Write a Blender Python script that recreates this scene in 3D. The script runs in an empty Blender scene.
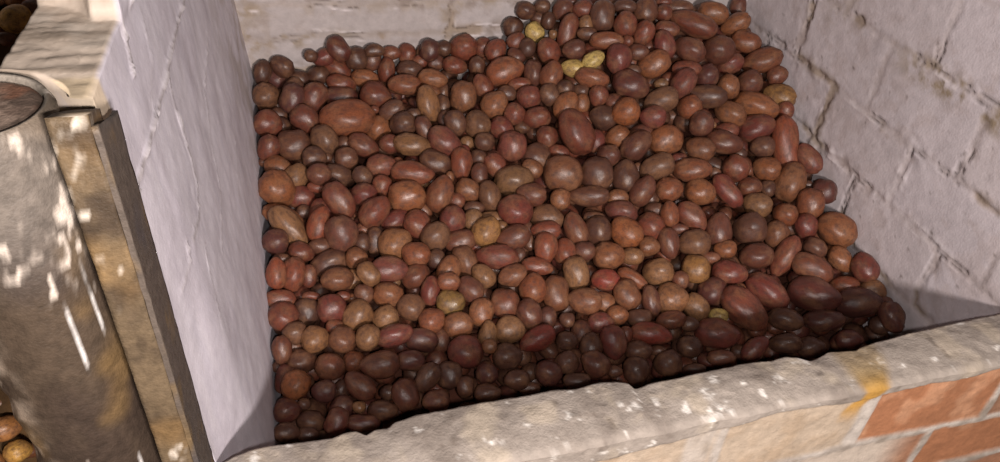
import bpy, bmesh, math, random
import numpy as np
from mathutils import Matrix, Vector, Quaternion

C = bpy.context.scene.collection
ZS = 1.6                                   # camera eye height above the store floor
# ------------------------------------------------------------------ camera, world, lights, exposure
sc = bpy.context.scene
cam_data = bpy.data.cameras.new('camera'); cam = bpy.data.objects.new('camera', cam_data); C.objects.link(cam)
RX, RY, RZ = ((0.95664702, -0.11167462, 0.26898931), (-0.28031051, -0.6037759, 0.74624438), (0.0790727, -0.789293, -0.60890399))
R3 = Matrix(((RX[0], -RX[1], -RX[2]), (RY[0], -RY[1], -RY[2]), (RZ[0], -RZ[1], -RZ[2])))
cam.matrix_world = Matrix.Translation((0, 0, ZS)) @ R3.to_4x4()
cam_data.sensor_width = 36.0; cam_data.lens = 28.32009; cam_data.clip_start = 0.02
sc.camera = cam
world = bpy.data.worlds.new('world'); sc.world = world; world.use_nodes = True
world.node_tree.nodes['Background'].inputs[0].default_value = (1.0, 0.86, 0.78, 1)
world.node_tree.nodes['Background'].inputs[1].default_value = 0.035

def area(name, loc, target, size, energy, col):
    l = bpy.data.lights.new(name, 'AREA'); l.shape = 'DISK'; l.size = size; l.energy = energy; l.color = col
    o = bpy.data.objects.new(name, l); C.objects.link(o); o.location = loc
    o.rotation_euler = (Vector(target) - Vector(loc)).to_track_quat('-Z', 'Y').to_euler(); return o
# the photographer's phone lamp beside the lens, and the work lamp behind the photographer
area('phone_lamp', (0.05, -0.02, ZS - 0.03), (0.55, 1.1, ZS - 1.0), 0.03, 7.0, (1.0, 0.93, 0.90))
area('work_lamp', (0.30, -0.95, ZS + 0.11), (0.5, 1.1, ZS - 0.9), 0.18, 48.0, (1.0, 0.91, 0.87))
vs = sc.view_settings
vs.view_transform = 'Standard'; vs.look = 'None'; vs.gamma = 1.0; vs.use_curve_mapping = False
vs.exposure = 0.10

# ------------------------------------------------------------------ helpers
def srgb(r, g, b):
    f = lambda c: (c / 12.92 if c <= .04045 else ((c + .055) / 1.055) ** 2.4)
    return np.array([f(r / 255), f(g / 255), f(b / 255)])

def _h(ix, iy, iz, seed):
    n = (ix * 374761393 + iy * 668265263 + iz * 2147483647 + seed * 144665) & 0xffffffff
    n = ((n ^ (n >> 13)) * 1274126177) & 0xffffffff
    n = ((n ^ (n >> 16)) * 2246822519) & 0xffffffff
    return ((n >> 8) & 0xffff) / 65535.0
def vnoise(P, scale, seed=0):
    P = np.asarray(P, float) * scale + 1000.0
    I = np.floor(P).astype(np.int64); Fr = P - I; Fr = Fr * Fr * (3 - 2 * Fr); out = 0
    for a in (0, 1):
        for b in (0, 1):
            for c in (0, 1):
                w = (Fr[..., 0] if a else 1 - Fr[..., 0]) * (Fr[..., 1] if b else 1 - Fr[..., 1]) * (Fr[..., 2] if c else 1 - Fr[..., 2])
                out = out + w * _h(I[..., 0] + a, I[..., 1] + b, I[..., 2] + c, seed)
    return out * 2 - 1
def fbm(P, scale, oct=4, seed=0, gain=.5):
    s = 0; a = 1; t = 0
    for k in range(oct):
        s = s + a * vnoise(P, scale * 2.03 ** k, seed + k * 7); t += a; a *= gain
    return s / t
def ss(x, a, b):
    t = np.clip((x - a) / (b - a), 0, 1); return t * t * (3 - 2 * t)
def mix(a, b, t):
    t = np.asarray(t)[..., None]; return a * (1 - t) + b * t

def link_mesh(name, verts, faces, mat, parent=None, smooth=True, paint=None):
    me = bpy.data.meshes.new(name); me.from_pydata([tuple(v) for v in verts], [], faces); me.update()
    if smooth: me.polygons.foreach_set('use_smooth', [True] * len(me.polygons))
    if paint is not None:
        at = me.color_attributes.new('paint', 'FLOAT_COLOR', 'POINT')
        buf = np.ones((len(verts), 4), np.float32); buf[:, :3] = np.clip(paint, 0, 1); at.data.foreach_set('color', buf.ravel())
    me.materials.append(mat)
    o = bpy.data.objects.new(name, me); C.objects.link(o)
    if parent is not None: o.parent = parent
    return o
def grid_mesh(name, P, mat, paint=None, parent=None, wrap=False, cap=False):
    """P: (n, m, 3) points; wrap closes the m direction into a tube, cap closes its two ends."""
    n, m = P.shape[:2]; V = P.reshape(-1, 3); F = []
    mm = m if wrap else m - 1
    for i in range(n - 1):
        b = i * m
        for j in range(mm):
            k = (j + 1) % m
            F.append((b + j, b + k, b + m + k, b + m + j))
    if cap and wrap:
        F.append(tuple(range(m - 1, -1, -1))); F.append(tuple(range((n - 1) * m, n * m)))
    return link_mesh(name, V, F, mat, parent, True, None if paint is None else paint.reshape(-1, 3))
def tag(o, label=None, cat=None, group=None, kind=None):
    if label: o['label'] = label
    if cat: o['category'] = cat
    if group: o['group'] = group
    if kind: o['kind'] = kind
    return o

def nodes(name):
    m = bpy.data.materials.new(name); m.use_nodes = True; nt = m.node_tree
    return m, nt, nt.nodes['Principled BSDF'], nt.nodes.new, nt.links.new
def masonry_mat(name, rough=.85, bump=.35, grain=60, var=.16, dist=.002):
    m, nt, bs, N, L = nodes(name)
    at = N('ShaderNodeAttribute'); at.attribute_name = 'paint'
    tc = N('ShaderNodeTexCoord')
    n1 = N('ShaderNodeTexNoise'); n1.inputs['Scale'].default_value = grain; n1.inputs['Detail'].default_value = 6; n1.inputs['Roughness'].default_value = .65
    n2 = N('ShaderNodeTexNoise'); n2.inputs['Scale'].default_value = grain * 4; n2.inputs['Detail'].default_value = 3
    mr = N('ShaderNodeMapRange'); mr.inputs['From Min'].default_value = .3; mr.inputs['From Max'].default_value = .7
    mr.inputs['To Min'].default_value = 1 - var; mr.inputs['To Max'].default_value = 1 + var
    mx = N('ShaderNodeVectorMath'); mx.operation = 'SCALE'
    ad = N('ShaderNodeMath'); ad.operation = 'MULTIPLY_ADD'; ad.inputs[1].default_value = .4
    bp = N('ShaderNodeBump'); bp.inputs['Strength'].default_value = bump; bp.inputs['Distance'].default_value = dist
    for n in (n1, n2): L(tc.outputs['Object'], n.inputs['Vector'])
    L(n1.outputs['Fac'], mr.inputs['Value']); L(at.outputs['Color'], mx.inputs[0]); L(mr.outputs['Result'], mx.inputs['Scale'])
    L(mx.outputs['Vector'], bs.inputs['Base Color'])
    L(n2.outputs['Fac'], ad.inputs[0]); L(n1.outputs['Fac'], ad.inputs[2]); L(ad.outputs[0], bp.inputs['Height'])
    L(bp.outputs['Normal'], bs.inputs['Normal']); bs.inputs['Roughness'].default_value = rough
    bs.inputs['Specular IOR Level'].default_value = .3
    return m
def potato_mat(name, source):
    m, nt, bs, N, L = nodes(name)
    tc = N('ShaderNodeTexCoord')
    if source == 'object':
        oi = N('ShaderNodeObjectInfo'); col = oi.outputs['Color']
        vm = N('ShaderNodeVectorMath'); vm.operation = 'MULTIPLY_ADD'
        cb = N('ShaderNodeCombineXYZ'); mu = N('ShaderNodeMath'); mu.operation = 'MULTIPLY'; mu.inputs[1].default_value = 60
        L(oi.outputs['Random'], mu.inputs[0])
        for k in range(3): L(mu.outputs[0], cb.inputs[k])
        sc_ = N('ShaderNodeVectorMath'); sc_.operation = 'ADD'
        L(tc.outputs['Object'], sc_.inputs[0]); L(cb.outputs[0], sc_.inputs[1]); vec = sc_.outputs[0]; s = 1.0
    else:
        at = N('ShaderNodeAttribute'); at.attribute_name = 'paint'; col = at.outputs['Color']
        vec = tc.outputs['Object']; s = 42.0
    def noise(scale, det=4, ro=.55):
        n = N('ShaderNodeTexNoise'); n.inputs['Scale'].default_value = scale * s; n.inputs['Detail'].default_value = det; n.inputs['Roughness'].default_value = ro
        L(vec, n.inputs['Vector']); return n.outputs['Fac']
    def rng(v, a, b, c, d):
        r = N('ShaderNodeMapRange'); r.inputs[1].default_value = a; r.inputs[2].default_value = b; r.inputs[3].default_value = c; r.inputs[4].default_value = d; L(v, r.inputs[0]); return r.outputs[0]
    big, mid, fine = noise(1.1, 3), noise(3.2, 5, .65), noise(16, 4, .7)
    m1 = N('ShaderNodeMix'); m1.data_type = 'RGBA'; m1.blend_type = 'MIX'; L(rng(big, .46, .66, 0, .45), m1.inputs[0]); L(col, m1.inputs[6]); m1.inputs[7].default_value = (.24, .12, .062, 1)
    m2 = N('ShaderNodeMix'); m2.data_type = 'RGBA'; L(rng(mid, .46, .66, 0, .62), m2.inputs[0]); L(m1.outputs[2], m2.inputs[6]); m2.inputs[7].default_value = (.045, .020, .016, 1)
    v = N('ShaderNodeVectorMath'); v.operation = 'SCALE'; L(m2.outputs[2], v.inputs[0]); L(rng(fine, .3, .7, .70, 1.3), v.inputs['Scale'])
    L(v.outputs[0], bs.inputs['Base Color'])
    L(rng(mid, .35, .65, .27, .50), bs.inputs['Roughness'])
    bs.inputs['Specular IOR Level'].default_value = .42
    bp = N('ShaderNodeBump'); bp.inputs['Strength'].default_value = .25; bp.inputs['Distance'].default_value = .0015
    L(fine, bp.inputs['Height']); L(bp.outputs['Normal'], bs.inputs['Normal'])
    return m

LIME = masonry_mat('whitewashed_brick', .85, .45, 55, .10, .002)
PLASTER = masonry_mat('limewashed_plaster', .8, .35, 45, .07, .0015)
MORTAR = masonry_mat('mortar_and_brick', .8, .6, 70, .16, .003)
STAINED = masonry_mat('stained_concrete', .55, .6, 90, .30, .002)
EARTH = masonry_mat('packed_earth', .95, .6, 40, .3, .004)
SKIN = potato_mat('potato_skin', 'object')
SKIN_PILE = potato_mat('potato_skin_heap', 'paint')

# ------------------------------------------------------------------ the setting
XR, YB = 1.19, 1.65
def left_x(Y, z): return -.137 + .11 * (-.34 - z) + .07 * (Y - .7)
WHITE = srgb(206, 196, 199); MORT = srgb(150, 132, 115); DARKJ = srgb(92, 78, 68); DIRTY = srgb(168, 150, 130)

def brick_wall(name, O, U, Vv, Nn, un, vn, courses, joints, seed, mat=LIME, res=.0045, tone=WHITE, jw=.006, dirt=None, thick=.085, mk=1.0):
    """A painted brick wall in the plane O + u U + v Vv; relief along Nn. courses: v of the bed joints, joints: per course the u of its cross joints."""
    us = np.arange(un[0], un[1] + res, res); vv = np.arange(vn[0], vn[1] + res, res)
    uu, wv = np.meshgrid(us, vv, indexing='ij')
    P0 = O + uu[..., None] * U + wv[..., None] * Vv
    wu = uu + .006 * fbm(P0, 14, 3, seed + 3) + .006 * fbm(P0, 55, 3, seed + 4); ww = wv + .007 * fbm(P0, 9, 3, seed + 5) + .006 * fbm(P0, 50, 3, seed + 6)
    cs = np.array(courses); dist = np.full(uu.shape, 9.0); idx = np.searchsorted(cs, ww)
    for c in cs: dist = np.minimum(dist, np.abs(ww - c))
    tint = np.zeros(uu.shape)
    for k in range(len(cs) + 1):
        m = idx == k
        js = joints[k] if k < len(joints) else joints[-1]
        for j in js:
            d = np.abs(wu - j); dist = np.where(m, np.minimum(dist, d), dist)
        bi = np.searchsorted(np.array(js), wu)
        tint = np.where(m, _h(bi.astype(np.int64), np.full(bi.shape, k), np.full(bi.shape, seed), 5), tint)
    wid = jw * (1 + .6 * fbm(P0, 25, 2, seed + 9))
    jm = 1 - ss(dist, wid * .4, wid * 1.7)
    rough = fbm(P0, 45, 4, seed + 11); lump = fbm(P0, 8, 3, seed + 1)
    scar = ss(fbm(P0, 11, 4, seed + 21), .12, .40)              # where the render has flaked along the joints
    h = -.0026 * jm * (.45 + scar) + .0034 * lump + .0020 * rough * (.35 + .9 * jm * (.3 + scar) + .8 * scar) + .0018 * (tint - .5)
    near = (1 - ss(dist, .004, .032)) * ss(fbm(P0, 9, 3, seed + 81), -.15, .25)
    h = h + .0048 * rough * near
    ridge = ss(fbm(P0, 15, 3, seed + 31), .28, .5) * (1 - ss(np.abs(dist - wid * 1.6), 0, .004))
    h = h + .0028 * ridge * (.5 + rough)
    crack = (1 - ss(np.abs(dist - wid * .8 - .002 * rough), .0, .0022)) * ss(fbm(P0, 16, 3, seed + 41), .06, .22)
    h = h - .004 * crack
    P = P0 + h[..., None] * Nn
    col = mix(np.broadcast_to(tone, P.shape), tone * .88, ss(lump, -.4, .5) * .7)
    col = mix(col, tone * np.array([1.0, .97, .92]) * .93, np.clip(tint, 0, 1) * .5)
    col = mix(col, tone * np.array([.80, .76, .72]), ss(fbm(P0, 22, 5, seed + 71, .7), .0, .3) * .6)
    col = mix(col, MORT, np.clip(jm * (.16 + .6 * scar) * mk + .45 * ss(scar * (1 - ss(dist, .004, .035)) * (.7 + rough), .2, .7), 0, .85))
    if dirt is not None: col = mix(col, DIRTY * .8, dirt(uu, wv, P0) * ss(fbm(P0, 34, 5, seed + 51, .65), -.15, .25) * .8)
    col = mix(col, DARKJ * .6, crack * .65)
    col = mix(col, tone * np.array([.60, .54, .48]), near * ss(-rough, .0, .35) * .75 * mk ** .5)
    spots = ss(fbm(P0, 70, 2, seed + 61), .62, .75); col = mix(col, DARKJ, spots * .6)
    col = mix(col, srgb(225, 215, 215), ridge * .7)
    P = P + np.array([0, 0, ZS])
    # give the wall its thickness: outer ring of points behind
    n, m = P.shape[:2]
    P = np.pad(P, ((1, 1), (1, 1), (0, 0)), mode='edge'); col = np.pad(col, ((1, 1), (1, 1), (0, 0)), mode='edge')
    edge = np.ones(P.shape[:2], bool); edge[1:-1, 1:-1] = False; P[edge] -= thick * Nn
    n, m = P.shape[:2]; V = P.reshape(-1, 3); F = []; flip = solid_sign(P[2:5, 2:5], Nn) < 0
    for i in range(n - 1):
        for j in range(m - 1):
            b = i * m + j; q = (b, b + 1, b + m + 1, b + m); F.append(q[::-1] if flip else q)
    ring = [j for j in range(m)] + [i * m + m - 1 for i in range(1, n)] + [(n - 1) * m + j for j in range(m - 2, -1, -1)] + [i * m for i in range(n - 2, 0, -1)]
    F.append(tuple(ring if flip else ring[::-1]))
    return tag(link_mesh(name, V, F, mat, None, True, col.reshape(-1, 3)), kind='structure')
def solid_sign(P, Nn):
    a = P[1, 0] - P[0, 0]; b = P[0, 1] - P[0, 0]
    # face winding (j, k, m+k, m+j) gives normal b x a
    return float(np.dot(np.cross(b, a), Nn))

X_, Y_, Z_ = np.eye(3)
# right wall: u = Y, v = z
zc = [-1.285, -1.145, -1.005, -.868, -.734, -.585, -.440, -.300, -.16]
odd = [.852 - .262, .852, 1.114, 1.376, 1.638]; rw = []
starts = {0: .72, 1: .60, 2: .73, 3: .852, 4: 1.008, 5: .896, 6: 1.044, 7: .90, 8: 1.03, 9: .9}
for k in range(10):
    s = starts[k]; rw.append(sorted([s + .258 * q for q in range(-4, 5)]))
def dirt_r(u, v, P0):
    return 1.3 * (1 - ss(np.abs(v + .585 + .012), .012, .040)) * (1 - ss(u, 1.02, 1.20)) + .6 * (1 - ss(np.abs(v + .50), .03, .09)) * (1 - ss(u, .80, .97)) + .5 * (1 - ss(np.hypot(u - 1.33, (v + .56)), .03, .10))
brick_wall('wall_right', np.array([XR, 0, 0.]), Y_, Z_, -X_, (.650, YB + .02), (-ZS + .02, -.10), zc, rw, 3, dirt=dirt_r)
# back wall: u = x, v = z
cb = [-ZS + .05 + .0745 * k for k in range(30)]; off0 = -.744 - cb[int(round((-.744 + ZS - .05) / .0745))]; cb = [c + off0 for c in cb]
bw = []
for k in range(31): bw.append(sorted([.425 - .262 * q + (.0 if k % 2 == 0 else .131) for q in range(-4, 7)]))
kk = int(np.searchsorted(cb, -.70))
bw = [sorted(([.425, .02, .85, -.4, 1.3] if (k == kk or k == kk - 1) else ([.425 + .425 * q - .21 for q in range(-3, 4)]))) for k in range(31)]
def dirt_b(u, v, P0):
    return (1 - ss(np.abs(v + .748), .006, .03)) * (1 - ss(np.abs(u - .07), .05, .20)) + (1 - ss(np.abs(u - .425), .008, .035)) * .9 + .5 * (1 - ss(np.abs(v + .68), .005, .02)) + (1 - ss(np.abs(u + .02), .01, .05)) * .6
brick_wall('wall_back', np.array([0, YB, 0.]), X_, Z_, -Y_, (-1.25, XR + .09), (-ZS + .02, -.10), cb, bw, 8, dirt=dirt_b, tone=srgb(180, 171, 170), jw=.007, mk=2.0)

# partition wall on the left, swept along Y: outer face, rough top with a step, inner plastered face
def left_wall():
    Ys = np.arange(.0, 1.0001, .0048); rows = []
    zin = np.arange(-.02, 1.0001, .0045 / .9)            # fraction down the inner face
    cols = None
    prof_o, prof_t, prof_i = 40, 34, 240
    P = []; tcode = []
    for tq in Ys:
        Y = .658 + (YB + .010 - .658) * tq
        zt = -.340 + .032 * float(ss(np.array(Y), .815, .835))
        th = .080 + (-.006 if Y > .825 else .0) 
        xi = left_x(Y, zt); xo = xi - th
        zo = np.linspace(-ZS + .01, zt - .004, prof_o); xs_o = np.full(prof_o, xo)
        xt = np.linspace(xo + .002, xi - .003, prof_t); zt_ = np.full(prof_t, zt)
        zi = zt - .003 - (np.linspace(0, 1, prof_i) ** 1.15) * (zt + ZS - .012)
        xii = left_x(Y, zi)
        xa = np.r_[xs_o, xt, xii]; za = np.r_[zo, zt_, zi]
        y0 = .658 + (np.sqrt(np.maximum(0, .0655 ** 2 - np.minimum(xa + .219, .0655) ** 2)) - .010) * (xa < -.150)      # the end of the wall is packed round the post
        y0 = np.maximum(y0, .658)
        ya = y0 + (YB + .010 - y0) * tq
        xa = xa - .024 * ss(-za, .38, .85) * (1 - ss(ya, .66, .80))
        P.append(np.stack([xa, ya, za], 1))
    P = np.array(P); n, m = P.shape[:2]
    u = np.arange(m); top = (u >= prof_o) & (u < prof_o + prof_t); inn = u >= prof_o + prof_t
    N = np.zeros_like(P); N[:, :prof_o] = (-1, 0, 0); N[:, top] = (0, 0, 1); N[:, inn] = (.994, 0, .11)
    Yv, zv = P[..., 1], P[..., 2]
    f1 = fbm(P * np.array([1, 1, .45]), 22, 4, 71); f2 = fbm(P, 7, 3, 77); f3 = fbm(P, 60, 3, 79)
    h = .0045 * f2 + .0010 * f1 + .0005 * f3
    # furrows scraped across the top surface and its brick arris
    tf = fbm(P * np.array([.5, 3.2, 1]), 26, 4, 83)
    h[:, top] = (.0026 * tf + .0026 * fbm(P, 40, 4, 84))[:, top]
    # trowel ridges on the inner face: (Y, z) polylines, half width, height
    ridges = [([(1.1438, -0.4513), (0.9848, -0.4522), (0.8776, -0.4563), (0.7834, -0.4543), (0.705, -0.4548), (0.6505, -0.4607)],0.006,1),
([(0.9448, -0.4464), (0.921, -0.4797), (0.9154, -0.5416), (0.9061, -0.5997), (0.8683, -0.625), (0.7982, -0.61)],0.0045,0.9),
([(1.2672, -0.5506), (1.1189, -0.5796), (1.0648, -0.6335), (1.03, -0.6998), (0.9184, -0.7251)],0.004,0.5),
([(0.8206, -0.3424), (0.8126, -0.3766), (0.7955, -0.3904)],0.006,1),
([(0.9073, -0.3679), (0.8798, -0.4148), (0.8143, -0.4416)],0.004,0.35),
([(0.777, -0.5914), (0.7682, -0.6193), (0.7183, -0.6186)],0.0045,0.7),
([(1.6272, -0.6452), (1.3525, -0.6838), (1.1207, -0.7842)],0.003,0.4),
([(0.9061, -0.5997), (0.8262, -0.6655), (0.7885, -0.7545)],0.003,0.35)]
    rid = np.zeros((n, m)); 
    for pts, w, hh in ridges:
        for (a, b) in zip(pts[:-1], pts[1:]):
            ax_, az_ = a; bx_, bz_ = b; dx, dz = bx_ - ax_, bz_ - az_; LL = dx * dx + dz * dz
            t = np.clip(((Yv - ax_) * dx + (zv - az_) * dz) / LL, 0, 1)
            d = np.hypot(Yv - ax_ - t * dx, zv - az_ - t * dz)
            rid = np.maximum(rid, hh * (1 - ss(d, 0, w * (1 + .5 * f1))))
    rid = rid * inn[None]
    jag = ss(fbm(P, 70, 4, 91, .65), -.25, .3)
    h = h + .0042 * rid * (.35 + .8 * jag)
    # fillet of mortar where the faces meet the top
    P = P + h[..., None] * N
    lip = ss(Yv, .79, .83) * (1 - ss(np.abs(zv + .325), .01, .03)) * inn[None]
    P[..., 0] += lip * .010 * (.5 + ss(f1, -.2, .3))
    W = srgb(212, 205, 212)
    col = np.broadcast_to(W, P.shape).copy()
    streak = fbm(P * np.array([1, 3.0, .25]), 40, 3, 95)
    col = mix(col, W * np.array([.86, .86, .90]), ss(streak, -.1, .5) * .5)
    col = mix(col, W * np.array([.84, .82, .84]), ss(fbm(P * np.array([1, 1, .6]), 13, 4, 93), -.05, .35) * .6)
    col = mix(col, srgb(222, 214, 214), np.clip(rid, 0, 1) * .8)
    col = mix(col, srgb(128, 118, 118), ss(rid, .2, .9) * (1 - jag) * .6)
    col = mix(col, srgb(165, 152, 142), ss(Yv, 1.2, 1.62) * ss(fbm(P, 16, 4, 97), -.25, .3) * .75 * inn[None])
    TOP = srgb(196, 180, 164)
    tc = mix(np.broadcast_to(TOP, P.shape), srgb(158, 142, 126), ss(tf, .0, .4) * .8)
    tc = mix(tc, srgb(205, 192, 178), ss(fbm(P, 30, 3, 99), .1, .5) * .7)
    col = np.where((top | (u < prof_o))[None, :, None], tc, col)
    lw = ss(f1, -.1, .25) * lip; col = mix(col, srgb(236, 228, 222), lw)
    end = (1 - ss(Yv, .690, .700)) * (1 - ss(-zv, .40, .43)); col = mix(col, srgb(226, 204, 170), end * .8)
    P = P + np.array([0, 0, ZS])
    return tag(grid_mesh('wall_left', P, PLASTER, col, wrap=True, cap=True), kind='structure')
left_wall()

# front wall: low brick wall, bricks on edge, under a rough mortar capping with an uneven inner arris
def front_wall():
    xs = np.arange(-.112, XR + .30, .0040)
    ex = np.array([-0.0996, -0.084, -0.0657, -0.0386, -0.004, 0.0364, 0.0537, 0.0697, 0.0789, 0.0924, 0.1094, 0.1187, 0.1483, 0.2324, 0.3024, 0.3503, 0.3791, 0.4175, 0.442, 0.4596, 0.4647, 0.4906, 0.5654, 0.618, 0.6682, 0.694, 0.7221, 0.7394, 0.7572, 0.7742, 0.7974, 0.8429, 0.8686, 0.9478, 1.0425, 1.1497]); ey = np.array([0.6567, 0.6638, 0.6674, 0.6691, 0.6652, 0.6632, 0.6675, 0.6655, 0.6575, 0.6637, 0.6624, 0.6695, 0.6756, 0.6765, 0.677, 0.6771, 0.6727, 0.6758, 0.6743, 0.6675, 0.6539, 0.6584, 0.6613, 0.6621, 0.6626, 0.659, 0.6627, 0.6577, 0.6467, 0.6503, 0.6574, 0.651, 0.6576, 0.6648, 0.6697, 0.672])
    P = []; nI, nT, nF = 26, 30, 120
    for x in xs:
        yi = float(np.interp(x, ex, ey)); zt = -.850
        zi = np.linspace(-ZS + .01, zt - .006, nI); 
        yt = np.linspace(yi - .0015, .586, nT); zt_ = zt + .004 * np.sin(np.linspace(0, 1, nT) * math.pi) - .003
        zf = zt - .008 - (np.linspace(0, 1, nF) ** 1.3) * (zt + ZS - .02)
        P.append(np.stack([np.full(nI + nT + nF, x), np.r_[np.full(nI, yi - .001), yt, np.full(nF, .580)], np.r_[zi, zt_, zf]], 1))
    P = np.array(P); n, m = P.shape[:2]; u = np.arange(m)
    top = (u >= nI) & (u < nI + nT); face = u >= nI + nT
    N = np.zeros_like(P); N[:, u < nI] = (0, 1, 0); N[:, top] = (0, 0, 1); N[:, face] = (0, -1, 0)
    X, Yv, z = P[..., 0], P[..., 1], P[..., 2]
    f1 = fbm(P, 30, 4, 111); f2 = fbm(P, 9, 3, 113); f3 = fbm(P, 80, 3, 117)
    h = .0040 * f2 + .0030 * f1 + .0012 * f3
    inner = (u < nI)[None] * np.ones((n, 1)); h = h * (1 - .6 * inner)
    # brick pattern on the outer face
    wz = z + .004 * f2; wx = X + .006 * f1 + .10 * (z + .87) * 0
    capz = -.872 + .012 * fbm(P, 6, 2, 119) - .018 * (1 - ss(X, .50, .70))
    beds = [-.998, -1.13, -1.262, -1.394, -1.526]
    cols1 = [.841 - .262 * k for k in range(-3, 5)]; cols2 = [1.003 - .262 * k for k in range(-2, 6)]
    d = np.full(X.shape, 9.0)
    for b in beds: d = np.minimum(d, np.abs(wz - b))
    course = np.searchsorted(-np.array(beds), -wz)
    for k in range(6):
        js = cols1 if k % 2 == 0 else cols2
        for j in js: d = np.where(course == k, np.minimum(d, np.abs(wx - j)), d)
    cj = np.array(sorted(cols1)); cj2 = np.array(sorted(cols2))
    bi = np.where(course % 2 == 0, np.searchsorted(cj, wx), np.searchsorted(cj2, wx))
    wid = .0085 * (1 + .5 * f1)
    jm = (1 - ss(d, wid * .55, wid * 1.4)) * face[None]
    capm = ss(z, capz - .003, capz + .003) * face[None]
    jm = np.where(capm > .5, 0, jm)
    h = h + (.004 * capm + .0020 * jm) * face[None] + .0015 * face[None]
    smear = face[None] * (1 - ss(np.abs(wx - .832 - .012 * f2), .006, .020)) * (course == 0)      # mortar smeared wide round the upright joint
    jm = np.maximum(jm, smear); jm = np.maximum(jm, face[None] * (course == 0) * (1 - ss(np.abs(wx - .545), .018, .030)) * .8)
    P = P + h[..., None] * N
    CAP = srgb(160, 149, 139)
    cap = mix(np.broadcast_to(CAP, P.shape), srgb(122, 111, 102), ss(f2 + .5 * f1, -.15, .45) * .8)
    cap = mix(cap, srgb(182, 168, 150), ss(fbm(P, 22, 4, 121), 0, .4) * .7)
    cap = mix(cap, srgb(232, 226, 218), ss(fbm(P, 48, 5, 123, .62) + .10 * (1 - ss(np.abs(X - .50), .05, .3)), .36, .56) * .85)
    cap = mix(cap, srgb(96, 84, 74), ss(fbm(P, 52, 3, 125), .38, .6) * .5)
    ORANGE = [srgb(160, 116, 90), srgb(164, 112, 80), srgb(156, 116, 92), srgb(158, 118, 94)]
    PALE = srgb(182, 164, 144)
    brick = np.zeros_like(P)
    for q in range(4): brick[(bi + course * 3) % 4 == q] = ORANGE[q]
    brick = mix(brick, brick * .82, ss(f2, -.1, .5) * .6)
    brick = mix(brick, srgb(196, 150, 118), ss(fbm(P, 26, 3, 127), .0, .5) * .6)
    pale = (1 - ss(X, .838, .846)) * (course == 0); brick = mix(brick, mix(np.broadcast_to(PALE, P.shape), srgb(172, 148, 122), ss(f1, -.2, .5) * .6), pale)
    brick = mix(brick, srgb(196, 184, 170), (1 - ss(X, .90, .99)) * (course == 1) * .9)
    c = mix(brick, mix(np.broadcast_to(srgb(190, 180, 170), P.shape), srgb(152, 140, 128), ss(f1, -.2, .4)), jm)
    tu = np.maximum(capm, (~face)[None] * 1.0)
    c = mix(c, cap, tu)
    # ochre run across the capping by the vertical joint
    tt = np.where(face[None], .665 - .58 + (-.85 - z), .665 - Yv)      # distance down from the inner arris
    cx = .842 - .012 * ss(tt, .0, .08) - .03 * ss(tt, .09, .14)
    wd = .042 - .024 * ss(tt, .03, .12)
    st = (1 - ss(np.abs(X - cx + .008 * f1), wd * .6, wd * 1.25)) * (1 - ss(tt, .12, .17)) * (u >= nI)[None]
    c = mix(c, mix(np.broadcast_to(srgb(150, 122, 66), P.shape), srgb(186, 136, 44), ss(tt, .05, .11)), st * (.45 + .4 * ss(tt, .02, .1)))
    P = P + np.array([0, 0, ZS])
    return tag(grid_mesh('wall_front', P, MORTAR, c, wrap=True, cap=True), kind='structure')
front_wall()

# the neighbouring bin's own low front wall, mostly behind the post
def plain_wall(name, x0, x1, y0, y1, z0, z1, axis, tone, mat):
    n = 60; m = 20
    a = np.linspace(0, 1, n)
    prof = np.array([(0, 0), (0, .33), (0, .66), (0, 1), (.33, 1), (.66, 1), (1, 1), (1, .66), (1, .33), (1, 0), (.66, 0), (.33, 0)])
    P = np.zeros((n, len(prof), 3))
    for i, t in enumerate(a):
        for j, (p, q) in enumerate(prof):
            if axis == 0: P[i, j] = (x0 + (x1 - x0) * t, y0 + (y1 - y0) * p, z0 + (z1 - z0) * q)
            else: P[i, j] = (x0 + (x1 - x0) * p, y0 + (y1 - y0) * t, z0 + (z1 - z0) * q)
    P = P + .003 * np.stack([fbm(P, 15, 3, s) for s in (1, 2, 3)], -1)
    c = mix(np.broadcast_to(tone, P.shape), tone * .7, ss(fbm(P, 12, 3, 7), -.2, .5))
    return tag(grid_mesh(name, P + np.array([0, 0, ZS]), mat, c, wrap=True, cap=True), kind='structure')
plain_wall('wall_front_left', -1.19, -.300, .58, .665, -ZS + .01, -1.02, 0, srgb(176, 164, 150), MORTAR)
plain_wall('wall_far_left', -1.275, -1.195, .30, YB - .01, -ZS + .01, -.34, 1, srgb(190, 180, 180), MORTAR)

def floor():
    xs = np.linspace(-2.2, 3.0, 180); ys = np.linspace(-2.2, 2.2, 160)
    XX, YY = np.meshgrid(xs, ys, indexing='ij'); P = np.stack([XX, YY, np.zeros_like(XX)], -1)
    P[..., 2] = .004 * fbm(P, 5, 3, 5) - .004
    c = mix(np.broadcast_to(srgb(120, 104, 90), P.shape), srgb(90, 76, 64), ss(fbm(P, 6, 4, 9), -.2, .4))
    o = grid_mesh('floor', P[:, ::-1], EARTH, c[:, ::-1]); md = o.modifiers.new('thickness', 'SOLIDIFY'); md.thickness = .05; md.offset = -1
    return tag(o, kind='structure')
floor()

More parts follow.
